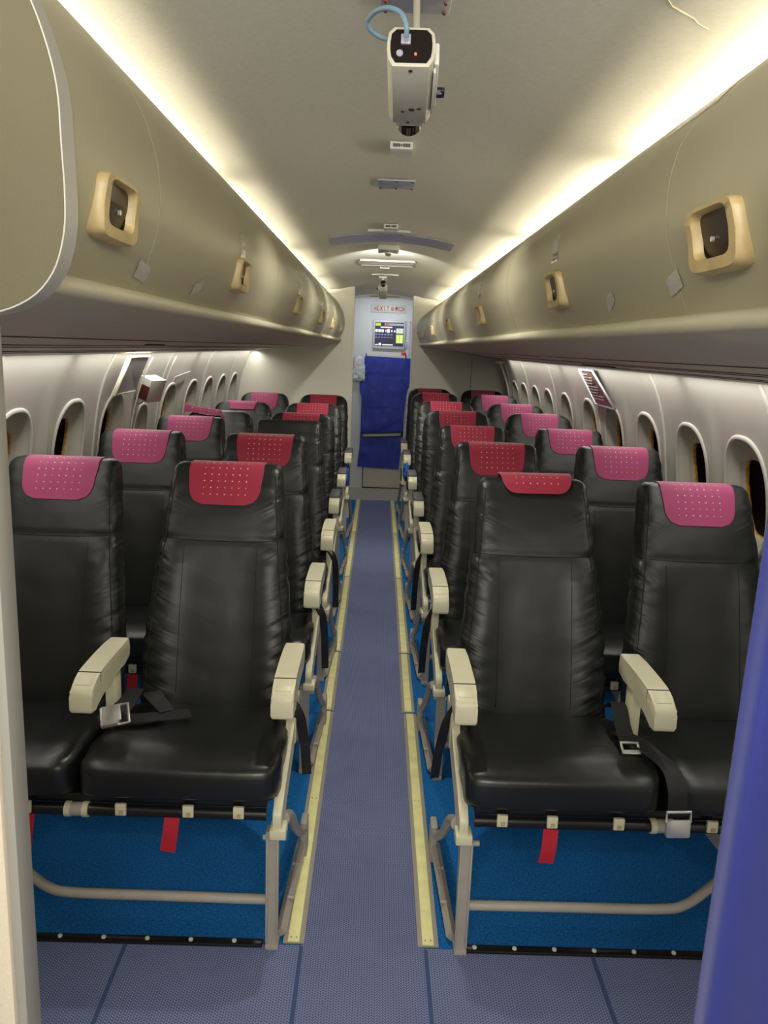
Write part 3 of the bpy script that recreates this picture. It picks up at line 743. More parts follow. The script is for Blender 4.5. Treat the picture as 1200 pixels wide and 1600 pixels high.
def unit(side, row, y, style, label, group, top=0.0, lean=0.0, covers=('normal', 'normal'), belts=True, xoff=0):
    """double seat; local x runs from the aisle towards the window"""
    s = 1 if side == 'right' else -1
    x0 = (.235 if s > 0 else -.205)+xoff*s
    e = tag(empty('double_seat', (x0, y, 0)), label, 'seat', group)
    def tm(key, fn):   # mirrored mesh for the left side
        k = (key, s)
        if k not in ME: ME[k] = fn()
        return ME[k]
    def mir(p): return (p[0]*s, p[1], p[2])
    if style == 'round': top -= .0
    for j, cx in enumerate((.236, .722)):
        ob('cushion', cushion_mesh(), e, (s*cx, 0, 0))
        b = ob('backrest', back_mesh(style), e, (s*cx, .385+0, 0))
        b.location.y = .385
        if lean or top:
            b.location = (s*cx, .385, top); b.rotation_euler = (-lean*0, 0, 0)
        if lean: # tilt about the hinge
            piv = V((0, 0, .42)); R_ = Matrix.Rotation(lean, 4, 'X')
            off = piv-(R_ @ piv); b.rotation_euler = (lean, 0, 0); b.location = V((s*cx, .385, top))+off
        ob('seam', seam_mesh(style), b)
        cv = covers[j]
        if cv == 'normal':
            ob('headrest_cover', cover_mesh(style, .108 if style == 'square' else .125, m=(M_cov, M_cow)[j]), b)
        elif cv == 'short':
            c = ob('headrest_cover', cover_mesh(style, .045, .12), b); c.rotation_euler = (0, -.012, 0); c.location = (.020, 0, .012)
        elif cv == 'top':
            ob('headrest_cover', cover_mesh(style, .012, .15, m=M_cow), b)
        elif cv == 'messy':
            bm = bmesh.new(); uvl = bm.loops.layers.uv.new('UVMap')
            g = []
            for i in range(13):
                r = []
                for k in range(15):
                    u = i/12; v = k/14
                    x = -.205+.30*v; z = 1.10+.052*math.sin(u*PI)*(1-.75*v)-.012*v+.004*math.sin(v*9+u*5)
                    if v > .72: z -= (v-.72)*.30*(1-u*.5)
                    yy = .195+.12*u+.008*math.sin(v*7)-(.05*(v-.72) if v > .72 else 0)
                    r.append(bm.verts.new((x, yy, z)))
                g.append(r)
            for i, (p, q) in enumerate(zip(g, g[1:])):
                for k in range(14):
                    fc = bm.faces.new((p[k], p[k+1], q[k+1], q[k]))
                    for l, (a_, b_) in zip(fc.loops, ((k, i), (k+1, i), (k+1, i+1), (k, i+1))): l[uvl].uv = (-.06+a_*.009, .03+b_*.009)
            bmesh.ops.solidify(bm, geom=bm.faces[:], thickness=.003)
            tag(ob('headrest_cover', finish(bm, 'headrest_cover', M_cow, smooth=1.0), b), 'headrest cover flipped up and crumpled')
    # armrests: aisle and centre
    for j, ax in enumerate((.0, .478)):
        a = ob('armrest', arm_mesh(style), e, (s*ax, 0, 0)); ob('armrest_cap', arm_cap_mesh(style), a)
        def joint():
            bm = bmesh.new(); add_box(bm, -.0273, .0273, .092, .0945, .645, .6705); return finish(bm, 'armrest_joint', M_seam)
        ob('armrest_joint', mesh_cached('joint', joint), a)
        def post():
            bm = bmesh.new(); add_box(bm, -.014, .014, .235, .285, .42, .625, .004); return finish(bm, 'armrest_post', M_crm, smooth=.7)
        ob('armrest_post', tm('post', post), a)
    def spreader():
        bm = bmesh.new()
        P = [(-.045, .345), (-.050, .375), (-.034, .398), (.04, .425), (.13, .452), (.24, .49), (.33, .52), (.37, .51), (.34, .46), (.22, .41), (.10, .375), (.04, .350), (.02, .318), (-.03, .315)]
        add_prism(bm, [(q.x, q.y) for q in smooth_path([(a, b, 0) for a, b in P]+[(P[0][0], P[0][1], 0)], 3)][:-1], 'x', -.011, .011, r=.003)
        add_box(bm, -.018, .022, -.055, -.005, .325, .350, .004)
        return finish(bm, 'side_frame', M_crm, smooth=.7)
    def sp_at(x):
        o = ob('side_frame', tm('spr', spreader), e, (s*x, 0, 0)); return o
    sp_at(.0)
    def fleg():
        bm = bmesh.new()
        add_prism(bm, [(-.012, .012), (.012, .012), (.014, .322), (-.016, .322)], 'y', -.017, .013)
        for q in (-1, 1): add_box(bm, q*.013-.0025, q*.013+.0025, -.022, -.015, .02, .31, .001)
        add_box(bm, -.016, .016, -.024, .030, 0, .016, .003)
        add_cyl(bm, (-.024, -.004, .30), (.032, -.004, .30), .007, 10)
        return finish(bm, 'front_leg', M_frm, smooth=.7)
    def rleg():
        bm = bmesh.new(); sx = s
        P = smooth_path([(-.010*sx, .02, .335), (-.016*sx, .09, .30), (-.022*sx, .19, .20), (-.028*sx, .30, .115), (-.030*sx, .37, .085)], 5)
        add_tube(bm, P, [.016-.004*i/len(P) for i in range(len(P))], 10, flat=.8)
        add_box(bm, -.030*sx-.010, -.030*sx+.010, .34, .40, .0, .115, .004)
        # bar from the front foot to the rear fitting
        add_tube(bm, [(-.004*sx, .02, .018), (-.026*sx, .36, .052)], .014, 4)
        for q in (.12, .25): add_cyl(bm, (-.022*sx-.004*sx, q, .036+q*.05), (-.01*sx, q, .036+q*.05), .005, 10)
        return finish(bm, 'rear_leg', M_frm, smooth=.7)
    ob('front_leg', tm('fleg', fleg), e, (s*.014, 0, 0)); ob('rear_leg', tm('rleg', rleg), e)
    def wleg():
        bm = bmesh.new(); add_tube(bm, [(0, .06, .345), (0, .20, .18), (0, .33, .02)], .014, 8); add_box(bm, -.014, .014, .30, .37, 0, .02, .003); add_tube(bm, [(0, .10, .16), (0, .02, .345)], .011, 8)
        return finish(bm, 'window_side_leg', M_blkb, smooth=.7)
    ob('window_side_leg', tm('wleg', wleg), e, (s*.86, 0, 0))
    def bar():
        bm = bmesh.new(); P = smooth_path([mir(p) for p in ((.02, 0, .126), (.28, 0, .128), (.50, 0, .130), (.57, .012, .134), (.64, .05, .150), (.76, .12, .190), (.86, .17, .215))], 6)
        add_tube(bm, P, .0125, 12); return finish(bm, 'baggage_bar', M_frm, smooth=.7)
    ob('baggage_bar', tm('bar', bar), e)
    def beam():
        bm = bmesh.new()
        add_cyl(bm, mir((.03, -.005, .362)), mir((.93, -.005, .362)), .0145, 14, 0)
        add_cyl(bm, mir((.02, .30, .375)), mir((.93, .30, .375)), .02, 12, 0)
        for x in (.455, .497): add_cyl(bm, mir((x, -.005, .362)), mir((x+.014, -.005, .362)), .0185, 14, 2)
        add_cyl(bm, mir((.462, -.005, .362)), mir((.51, -.005, .362)), .0165, 14, 3)
        add_box(bm, *sorted((s*.03, s*.92)), .0, .40, .375, .400, .004, mi=0)
        return finish(bm, 'beam', [M_blkb, M_crm, M_crm, M_frm], smooth=.7)
    bmo = ob('beam', tm('beam', beam), e)
    def clip():
        bm = bmesh.new(); add_box(bm, -.013, .013, -.024, -.014, .358, .388, .002); add_box(bm, -.004, .006, -.026, -.020, .362, .372, mi=1)
        return finish(bm, 'seat_clip', [M_crm, M_tan], smooth=.7)
    for x in (.095, .215, .375, .60, .72, .85): ob('seat_clip', mesh_cached('clip', clip), bmo, (s*x, 0, 0))
    def tagm():
        bm = bmesh.new(); add_ribbon(bm, [(0, -.014, .352), (-.004*s*-1, -.020, .31), (s*.012, -.016, .262)] if s < 0 else [(0, -.014, .350), (-.004, -.022, .30), (-.008, -.018, .262)], (1, 0, 0), .036, .002)
        return finish(bm, 'life_vest_pull_strap', M_tag, smooth=.7)
    for x in (.255 if s < 0 else .215, .600 if s < 0 else .735): tag(ob('life_vest_pull_strap', tm('vtag', tagm), e, (s*x, 0, 0)), 'red pull strap')
    if belts:   # strap that hangs down at the aisle side
        def hang():
            bm = bmesh.new(); add_ribbon(bm, [mir(p) for p in ((.040, .30, .50), (.012, .25, .545), (-.022, .24, .50), (-.030, .30, .40), (-.026, .40, .32), (-.022, .52, .17))], [(1, .5, 0), (1, .4, 0), (1, .4, .0), (1, .3, 0), (1, .2, 0), (1, .2, 0)], .028, .002)
            return finish(bm, 'seat_belt', M_blk, smooth=.9)
        ob('seat_belt', tm('hang', hang), e)
    return e
def buckle_mesh(kind):
    def mk():
        bm = bmesh.new()
        if kind == 'tongue':   # plate with a slot
            w, h, r = .024, .018, .004
            for x0, x1, y0, y1 in ((-w, w, h-.006, h), (-w, -w+.006, -h, h), (w-.006, w, -h, h), (-w, w, -h, -h+.012)): add_box(bm, x0, x1, y0, y1, -.002, .002, .0015)
        else:
            add_box(bm, -.025, .025, -.022, .016, -.006, .007, .004); add_box(bm, -.021, .021, -.016, .020, .007, .010, .002)
            add_tube(bm, [(-.025, .012, 0), (-.025, .034, 0), (.025, .034, 0), (.025, .012, 0)], .003, 8)
        return finish(bm, 'buckle', M_met, smooth=.7)
    return mesh_cached('bk'+kind, mk)
FOOT = {'right': [1.745, 2.565, 3.37, 4.16, 4.99, 6.07, 6.84], 'left': [1.745, 2.58, 3.37, 4.16, 4.99, 6.07]}
NTH = ['frontmost', 'second', 'third', 'fourth', 'fifth', 'sixth', 'seventh']
cov = {('right', 0): ('short', 'normal'), ('left', 2): (None, 'normal'), ('left', 3): ('normal', 'messy'), ('left', 4): ('normal', 'top')}
lab = {
 ('right', 0): 'frontmost black leather double seat right of the aisle, aisle cover askew on top',
 ('right', 1): 'second black double seat from the front on the right, square backs with crimson covers',
 ('right', 2): 'third black double seat from the front on the right, last with square topped backs there',
 ('right', 3): 'fourth black double seat from the front on the right, first with rounded backs there',
 ('right', 4): 'fifth black double seat from the front on the right, rounded backs and grey padded armrest',
 ('right', 5): 'last but one black double seat on the right of the aisle',
 ('right', 6): 'rearmost black double seat on the right, against the cream partition',
 ('left', 0): 'frontmost black leather double seat left of the aisle, silver belt buckle lying on it',
 ('left', 1): 'second black double seat from the front on the left, square backs with crimson covers',
 ('left', 2): 'third double seat from the front on the left, its aisle back has no red cover',
 ('left', 3): 'fourth double seat on the left, window headrest cover flipped up and crumpled',
 ('left', 4): 'fifth double seat from the front on the left, window cover pushed flat behind its top',
 ('left', 5): 'rearmost black double seat on the left, against the cream partition'}
units = {}
for side in ('right', 'left'):
    for r, y in enumerate(FOOT[side]):
        style = 'square' if r < 3 else 'round'
        top = 0; lean = 0; xo = 0
        if side == 'left':
            top = .015 if r == 0 else (.0 if r < 3 else -.045); xo = .0 if r < 3 else .015
        if r == 1: lean = .06
        units[side, r] = unit(side, r, y, style, lab[side, r], 'double seats on the %s of the aisle' % side, top, lean, cov.get((side, r), ('normal', 'normal')), r < 3, xo)
# belts lying on the front seats
def belt_piece(u, name, pts, wv, w=.045, label=None, k=6):
    e = units[u]; O = V(e.location); bm = bmesh.new(); add_ribbon(bm, [V(p)-O for p in pts], wv, w, .003, k=k)
    o = ob(name, finish(bm, name, M_blk, smooth=.9), e)
    if label: o['label'] = label
    return o
b = belt_piece(('left', 0), 'seat_belt', [(-.66, 2.12, .50), (-.64, 2.03, .525), (-.655, 1.95, .512), (-.70, 1.925, .502)], [(1, 0, 0), (1, .3, 0), (.6, 1, 0), (0, 1, 0)], label='black lap belt with silver buckle')
bk = ob('buckle', buckle_mesh('lift'), b); bk.location = V((-.655, 1.90, .524))-V(units['left', 0].location); bk.rotation_euler = (Matrix.Rotation(.45, 3, 'X') @ Matrix.Rotation(-1.25, 3, 'Z')).to_euler(); bk.scale = (1.25,)*3; tag(bk, 'silver buckle')
belt_piece(('left', 0), 'seat_belt', [(-.645, 1.915, .512), (-.60, 1.925, .508), (-.54, 1.945, .506), (-.47, 1.975, .502)], (.1, 1, 0), .05)
belt_piece(('left', 0), 'seat_belt', [(-.60, 2.10, .50), (-.59, 2.04, .528), (-.56, 2.0, .520), (-.53, 1.97, .508)], [(1, 0, 0), (1, .2, .2), (.7, .7, 0), (.3, 1, 0)], .045)
b = belt_piece(('right', 0), 'seat_belt', [(.685, 2.10, .50), (.680, 2.03, .545), (.668, 1.94, .525), (.655, 1.845, .518)], (1, 0, 0), .042, 'black belt end with silver tongue')
bk = ob('buckle', buckle_mesh('tongue'), b); bk.location = V((.654, 1.825, .520))-V(units['right', 0].location); bk.rotation_euler = (.5, 0, 0)
b = belt_piece(('right', 0), 'seat_belt', [(.66, 1.95, .50), (.680, 1.87, .518), (.705, 1.79, .520), (.722, 1.73, .515), (.726, 1.690, .485), (.728, 1.683, .44)], [(1, .4, 0), (1, .4, 0), (1, .2, 0), (1, .1, 0), (1, 0, 0), (1, 0, 0)], .045, 'black belt hanging over the seat front with silver buckle')
bk = ob('buckle', buckle_mesh('lift'), b); bk.location = V((.730, 1.674, .402))-V(units['right', 0].location); bk.rotation_euler = (1.50, 0, .06); bk.scale = (1.15, 1.1, 1.1)
# blue cloth pouches hanging at the aisle side
def pouch(loc, sc, lab_, seed):
    def f(a, b, c, *_):
        p = V((a*sc[0], b*sc[1], c*sc[2])); d = noise.noise(V((a*2.2+seed, b*2.2, c*2.2)))*.35+noise.noise(V((a*6+seed, b*6, c*6)))*.15
        return tuple(p*(1+d))
    o = ob('cloth_pouch', superblock('cloth_pouch', M_bag, 1, 1, 1, 3, f, N=(12, 12, 14)), None, loc)
    tag(o, lab_, 'pouch', 'blue cloth pouches hanging by the aisle')
pouch((-.228, 6.16, .47), (.022, .08, .09), 'bright blue crumpled pouch hanging beside the rearmost left aisle armrest', 1)
pouch((-.245, 5.20, .50), (.022, .06, .06), 'dark blue crumpled pouch beside the fifth left seat, low by its armrest', 4)
pouch((.225, 5.98, .56), (.022, .08, .06), 'dark blue crumpled pouch hanging beside the sixth right aisle armrest', 8)

# ================================================================== AISLE STRIPS, THRESHOLDS
segs = [(1.745, 3.045), (3.06, 3.695), (3.71, 5.0), (5.015, 6.3), (6.315, 7.70)]
for s, side in ((-1, 'left'), (1, 'right')):
    for i, (a, b) in enumerate(segs):
        xc = (-.167, -.168, -.164, -.166, -.165)[i] if s < 0 else (.171, .166, .168, .168, .168)[i]
        e = tag(empty('floor_light_strip', (xc, a, 0)), 'yellow floor path strip on the %s of the aisle, %s' % (side, ['longest nearest piece', 'short second piece from the front', 'third piece from the front', 'fourth piece from the front', 'rearmost piece'][i]), 'floor strip', 'yellow floor path strips')
        bm = bmesh.new(); add_box(bm, -.0265, .0265, 0, b-a, .0005, .006, .0015); ob('strip_edging', finish(bm, 'strip_edging', M_stripg, smooth=.7), e)
        bm = bmesh.new(); add_box(bm, -.0145, .0145, .002, b-a-.002, .005, .009, .0012)
        ob('strip_insert', finish(bm, 'strip_insert', M_strip, smooth=.7), e)
        bm = bmesh.new()
        for y in ((.015, (b-a)*.5)): 
            for x in (-.007, .007): add_cyl(bm, (x, y, .008), (x, y, .0098), .0022, 10)
        ob('strip_screw', finish(bm, 'strip_screw', M_stripg), e)
for x0, x1, side, bolts in ((-1.15, -.243, 'left', 9), (.246, 1.15, 'right', 9)):
    e = tag(empty('floor_rail_strip', ((x0+x1)/2, 1.738, 0)), 'black strip with bolts on the floor before the front %s seat' % side, 'floor strip')
    h = (x1-x0)/2
    bm = bmesh.new(); add_box(bm, -h, h, -.011, .013, .001, .011, .003); ob('strip', finish(bm, 'strip', M_blkb, smooth=.7), e)
    for k in range(bolts):
        bm = bmesh.new(); x = (h-.02-k*.108-.05) if side == 'left' else (-h+.04+k*.1)
        if x > h or x < -h: continue
        add_tube(bm, [(x, 0, .010), (x, 0, .015), (x, 0, .017)], [.0060, .0055, .001], 10); ob('bolt', finish(bm, 'bolt', M_wht, smooth=.9), e)

# ================================================================== FOREGROUND: wall panel left, curtain right
e = struct(empty('wall_front_left', (-.705, .85, 0)))
bm = bmesh.new(); add_box(bm, -.60, .285, -.018, .018, 0, 1.49); ob('panel', finish(bm, 'panel', mat('front_panel', (.62, .54, .42), .55, var=(400, .06))), e)
bm = bmesh.new(); add_box(bm, .290, .3035, -.018, .020, 0, 1.49, .002); ob('edge_trim', finish(bm, 'edge_trim', mat('front_panel_edge', (.33, .32, .29), .45), smooth=.7), e)
bm = bmesh.new(); add_box(bm, .268, .2925, -.026, -.012, 0, 1.49, .003); ob('edge_post', finish(bm, 'edge_post', mat('front_panel_post', (.72, .64, .50), .55, var=(400, .05)), smooth=.7), e)
def curtain():
    bm = bmesh.new(); NX, NZ = 90, 40; G = []
    for sd in (0, 1):
        g = []
        for i in range(NX+1):
            t = i/NX; r = []
            for k in range(NZ+1):
                z = .10+1.325*k/NZ; edge = .4515+.010*(z-.6)/.65
                x = edge+t*.35; amp = .030*min(1, t*6+.05)
                y = .905+amp*math.sin(t*19+.35*math.sin(z*3))+.012*math.sin(t*13+z)+sd*.003
                r.append(bm.verts.new((x, y, z)))
            g.append(r)
        G.append(g)
    for g in G:
        for i in range(NX):
            for k in range(NZ): bm.faces.new((g[i][k], g[i+1][k], g[i+1][k+1], g[i][k+1]))
    for i in (0, NX):
        for k in range(NZ): bm.faces.new((G[0][i][k], G[0][i][k+1], G[1][i][k+1], G[1][i][k]))
    for k in (0, NZ):
        for i in range(NX): bm.faces.new((G[0][i][k], G[0][i+1][k], G[1][i+1][k], G[1][i][k]))
    return finish(bm, 'curtain', M_curt, smooth=1.2)
e = tag(empty('curtain', (0, 0, 0)), 'dark blue fabric curtain hanging at the right edge, nearest the viewer', 'curtain')
ob('curtain_cloth', curtain(), e)
bm = bmesh.new(); add_cyl(bm, (.48, .905, 1.432), (.80, .905, 1.432), .006); ob('curtain_rail', finish(bm, 'curtain_rail', M_met, smooth=.7), e)

# ================================================================== END WALL FITTINGS
YW = END_WALL
def wall_box(name, m, x0, x1, z0, z1, d=.01, r=.0, parent=None, y=YW):
    bm = bmesh.new(); add_box(bm, x0, x1, y-d, y, z0, z1, r); return ob(name, finish(bm, name, m, smooth=.7 if r else None), parent)
e = tag(empty('exit_sign', (.07, YW, 1.863)), 'white sign with red EXIT lettering and arrows above the rear door', 'sign')
bm = bmesh.new(); add_box(bm, -.175, .175, -.010, 0, -.040, .040, .004); ob('sign_plate', finish(bm, 'sign_plate', mat('sign_face', (.62, .66, .60), .4), smooth=.7), e)
def txt(s_, size, x, z, parent, m=M_red, dy=-.0115, sx=1, bold=0):
    me = text_mesh(s_, size, m, 'lettering'); o = ob('lettering', me, parent); o.location = (x, dy, z); o.rotation_euler = (PI/2, 0, 0); o.scale = (sx, 1, 1); return o
def bars(parent, name, m, rects, dy=-.0120, t=.0016):
    bm = bmesh.new()
    for x0, x1, z0, z1 in rects: add_box(bm, x0, x1, dy, dy+t, z0, z1)
    return ob(name, finish(bm, name, m), parent)
def stroke_text(parent, x, z, h, w, spec, gap, th=.005):
    R_ = []
    bm = bmesh.new()
    for ch in spec:
        for (a, b, c, d_) in ch:
            p = V((x+a*w, -.0118, z+b*h)); q = V((x+c*w, -.0118, z+d_*h)); dd = (q-p).normalized(); n = V((-dd.z, 0, dd.x))*th/2
            p -= dd*th*.4; q += dd*th*.4
            vs = [p+n, p-n, q-n, q+n]; f = [bm.verts.new(v) for v in vs]; g = [bm.verts.new(v+V((0, .0015, 0))) for v in vs]
            bm.faces.new(f); bm.faces.new(g[::-1])
            for k in range(4): bm.faces.new((f[k], f[(k+1) % 4], g[(k+1) % 4], g[k]))
        x += w+gap
    return ob('lettering', finish(bm, 'lettering', M_red), parent)
LE = [(0, 0, 0, 1), (0, 1, 1, 1), (0, .5, .8, .5), (0, 0, 1, 0)]; LX = [(0, 0, 1, 1), (0, 1, 1, 0)]; LI = [(.5, 0, .5, 1)]; LT = [(0, 1, 1, 1), (.5, 0, .5, 1)]
K1 = [(.35, 0, .35, 1), (.65, 0, .65, 1), (0, .8, .35, .8), (0, .5, .35, .5), (0, .2, .35, .2), (.65, .8, 1, .8), (.65, .5, 1, .5), (.65, .2, 1, .2)]
K2 = [(.5, .85, .5, 1.02), (.22, .98, .30, .88), (.78, .98, .70, .88), (.02, .82, .98, .82), (.02, .82, .02, .68), (.98, .82, .98, .68), (.28, .70, .72, .70), (.28, .70, .28, .52), (.72, .70, .72, .52), (.28, .52, .72, .52), (.12, .36, .88, .36), (.12, .36, .12, .06), (.88, .36, .88, .06), (.5, .52, .5, -.04)]
K3 = [(.08, .9, .92, .9), (.08, .05, .92, .05), (.08, .05, .08, .9), (.92, .05, .92, .9)]
stroke_text(e, -.118, -.019, .038, .022, [LE, LX, LI, LT], .011, .0072)
stroke_text(e, .022, -.019, .038, .034, [K1, K2, K3], .008, .0056)
bm = bmesh.new()
for s in (-1, 1): add_prism(bm, [(s*.130, .020), (s*.130, -.020), (s*.152, 0)] if s < 0 else [(.146, .020), (.146, -.020), (.166, 0)], 'y', -.0118, -.0105)
ob('arrow', finish(bm, 'arrow', M_red), e)
e = tag(empty('wall_screen', (.085, YW, 1.61)), 'lit display screen showing rows of icons on the rear wall', 'screen')
bm = bmesh.new(); add_box(bm, -.165, .165, -.03, 0, -.150, .140, .008); ob('screen_housing', finish(bm, 'screen_housing', mat('screen_housing', (.60, .61, .62), .4), smooth=.7), e)
def lit(n, c, k): return mat(n, (0, 0, 0), .4, emit=(c, k*.5))
scr = ob('screen', None, e) if False else None
bm = bmesh.new(); add_box(bm, -.147, .147, -.034, -.030, -.118, .118); sc_ = ob('screen', finish(bm, 'screen', lit('screen_navy', (.01, .01, .05), 1)), e)
def sr(name, m, rects): return bars(sc_, name, m, rects, dy=-.0355, t=.001)
sr('banner', lit('screen_grey', (.35, .42, .50), .8), [(-.05, .145, .085, .108)])
sr('banner_mark', lit('screen_red', (.7, .05, .03), .9), [(-.035, -.005, .082, .110)])
sr('corner_icon', lit('screen_lime', (.55, .75, .05), .9), [(-.143, -.090, .080, .110)])
sr('icon_row', lit('screen_white', (.9, .9, .95), 1), [(-.143, -.118, .018, .046), (-.112, -.087, .018, .046), (-.081, -.056, .018, .046), (-.040, -.030, .020, .044), (-.022, .004, .014, .050), (.018, .032, .022, .042), (.048, .062, .020, .040), (-.09, .03, .062, .074), (-.105, -.082, -.114, -.090), (-.143, -.11, -.112, -.104), (-.07, .04, -.112, -.102)])
sr('icon_row', lit('screen_dim', (.25, .27, .55), .8), [(-.143+.031*k, -.122+.031*k, -.012, .002) for k in range(6)]+[(-.143+.031*k, -.122+.031*k, -.038, -.030) for k in range(6)])
sr('status_block', lit('screen_green', (.50, .78, .03), .95), [(.070, .143, -.088, -.002), ])
sr('status_text', lit('screen_pale', (.75, .75, .70), .85), [(.070, .143, .010, .060)])
sr('status_figures', lit('screen_lemon', (.85, .95, .6), 1), [(.084, .100, -.080, -.012), (.114, .130, -.080, -.012)])
o = ob('wall_button', None) if False else None
bm = bmesh.new(); add_tube(bm, [(0, 0, 0), (0, -.012, 0), (0, -.016, 0)], [.024, .024, .016], 20)
tag(ob('wall_button', finish(bm, 'wall_button', M_red, smooth=.7), None, (.243, YW, 1.412)), 'small round red button on the rear wall right of the screen', 'button')
bm = bmesh.new(); add_box(bm, -.010, .010, -.012, 0, -.03, .03, .003); tag(ob('door_lock', finish(bm, 'door_lock', M_gmet, smooth=.7), None, (.262, YW, 1.50)), 'small grey lock at the right of the screen', 'lock')
# blue sheet over the door, held by a strap
def sheet():
    bm = bmesh.new(); NX, NZ = 40, 60; G = []
    L_ = [(1.39, -.150), (1.33, -.172), (1.22, -.168), (1.12, -.205), (1.02, -.200), (.96, -.178), (.60, -.180), (.45, -.185), (.235, -.205)]; R__ = [(1.375, .322), (1.15, .322), (1.0, .285), (.6, .255), (.4, .25), (.22, .235)]
    L2 = sorted([(a, b) for a, b in L_]); R2 = sorted([(a, b) for a, b in R__])
    for j in range(NZ+1):
        v = j/NZ; row = []
        for i in range(NX+1):
            u = i/NX; z = (.235-.015*u)+(1.385-.012*u-(.235-.015*u))*v; x = interp(L2, z)*(1-u)+interp(R2, z)*u
            y = YW-.045-.016*math.sin(u*PI)-.010*noise.noise(V((x*7, z*4, 1)))-.006*noise.noise(V((x*17, z*12, 4)))
            y -= .006*math.exp(-((x-.03)/.012)**2)
            for zz in (1.19, .84): y += .005*math.exp(-((z-zz)/.010)**2)
            if abs(z-.58) < .05: y += .008*(1-abs(z-.58)/.05)
            row.append(bm.verts.new((x, y, z)))
        G.append(row)
    for a, b in zip(G, G[1:]):
        for i in range(NX): bm.faces.new((a[i], a[i+1], b[i+1], b[i]))
    bmesh.ops.solidify(bm, geom=bm.faces[:], thickness=-.004)
    return finish(bm, 'cover_sheet', M_cloth, smooth=1.2)
tag(ob('cover_sheet', sheet()), 'bright blue sheet hung over the rear door, with creases', 'cloth')
e = tag(empty('strap', (.05, YW-.07, .58)), 'black edged grey strap tied across the blue sheet', 'strap')
bm = bmesh.new(); add_ribbon(bm, [(-.225, .03, -.012), (-.15, -.004, -.008), (0, -.012, .0), (.15, -.008, .010), (.215, .03, .014)], (0, 0, 1), .050, .004); ob('strap_band', finish(bm, 'strap_band', M_blk, smooth=.9), e)
bm = bmesh.new(); add_ribbon(bm, [(-.215, .024, -.012), (-.15, -.008, -.008), (0, -.016, .0), (.15, -.012, .010), (.205, .024, .014)], (0, 0, 1), .026, .003); ob('strap_stripe', finish(bm, 'strap_stripe', mat('strap_grey', (.35, .34, .27), .6), smooth=.9), e)
# clear bag hung at the left of the door
def bagf(a, b, c, *_):
    d = 1+.22*noise.noise(V((a*3, b*3, c*3+2)))+.12*noise.noise(V((a*8, b*8, c*8)))
    return (a*.062*d*(1-.15*c), b*.02*d, c*.125*d)
e = ob('plastic_bag', superblock('plastic_bag', M_clear, 1, 1, 1, 4, bagf, N=(14, 8, 24)), None, (-.215, YW-.045, 1.25))
tag(e, 'crumpled clear plastic bag of papers hung left of the blue sheet', 'bag')

# ================================================================== CEILING FITTINGS
def on_ceil(x, y): return V((x, y, ceil_z(x)))
# camera mounting plate
e = tag(empty('mounting_plate', (.035, 1.30, 1.984)), 'grey metal plate with red screws on the ceiling above the nearest camera', 'plate')
bm = bmesh.new(); add_box(bm, -.053, .053, -.07, .065, -.007, -.001, .0015); ob('plate', finish(bm, 'plate', M_gmet, smooth=.7), e)
for (x, y) in ((-.045, .055), (0, .055), (.045, .055), (-.045, 0.02), (.045, .02), (-.045, -.055), (.045, -.055)):
    bm = bmesh.new(); add_tube(bm, [(x, y, -.006), (x, y, -.010), (x, y, -.0115)], [.0034, .003, .001], 10); ob('screw', finish(bm, 'screw', mat('copper_screw', (.16, .05, .04), .35, metal=.6), smooth=.9), e)
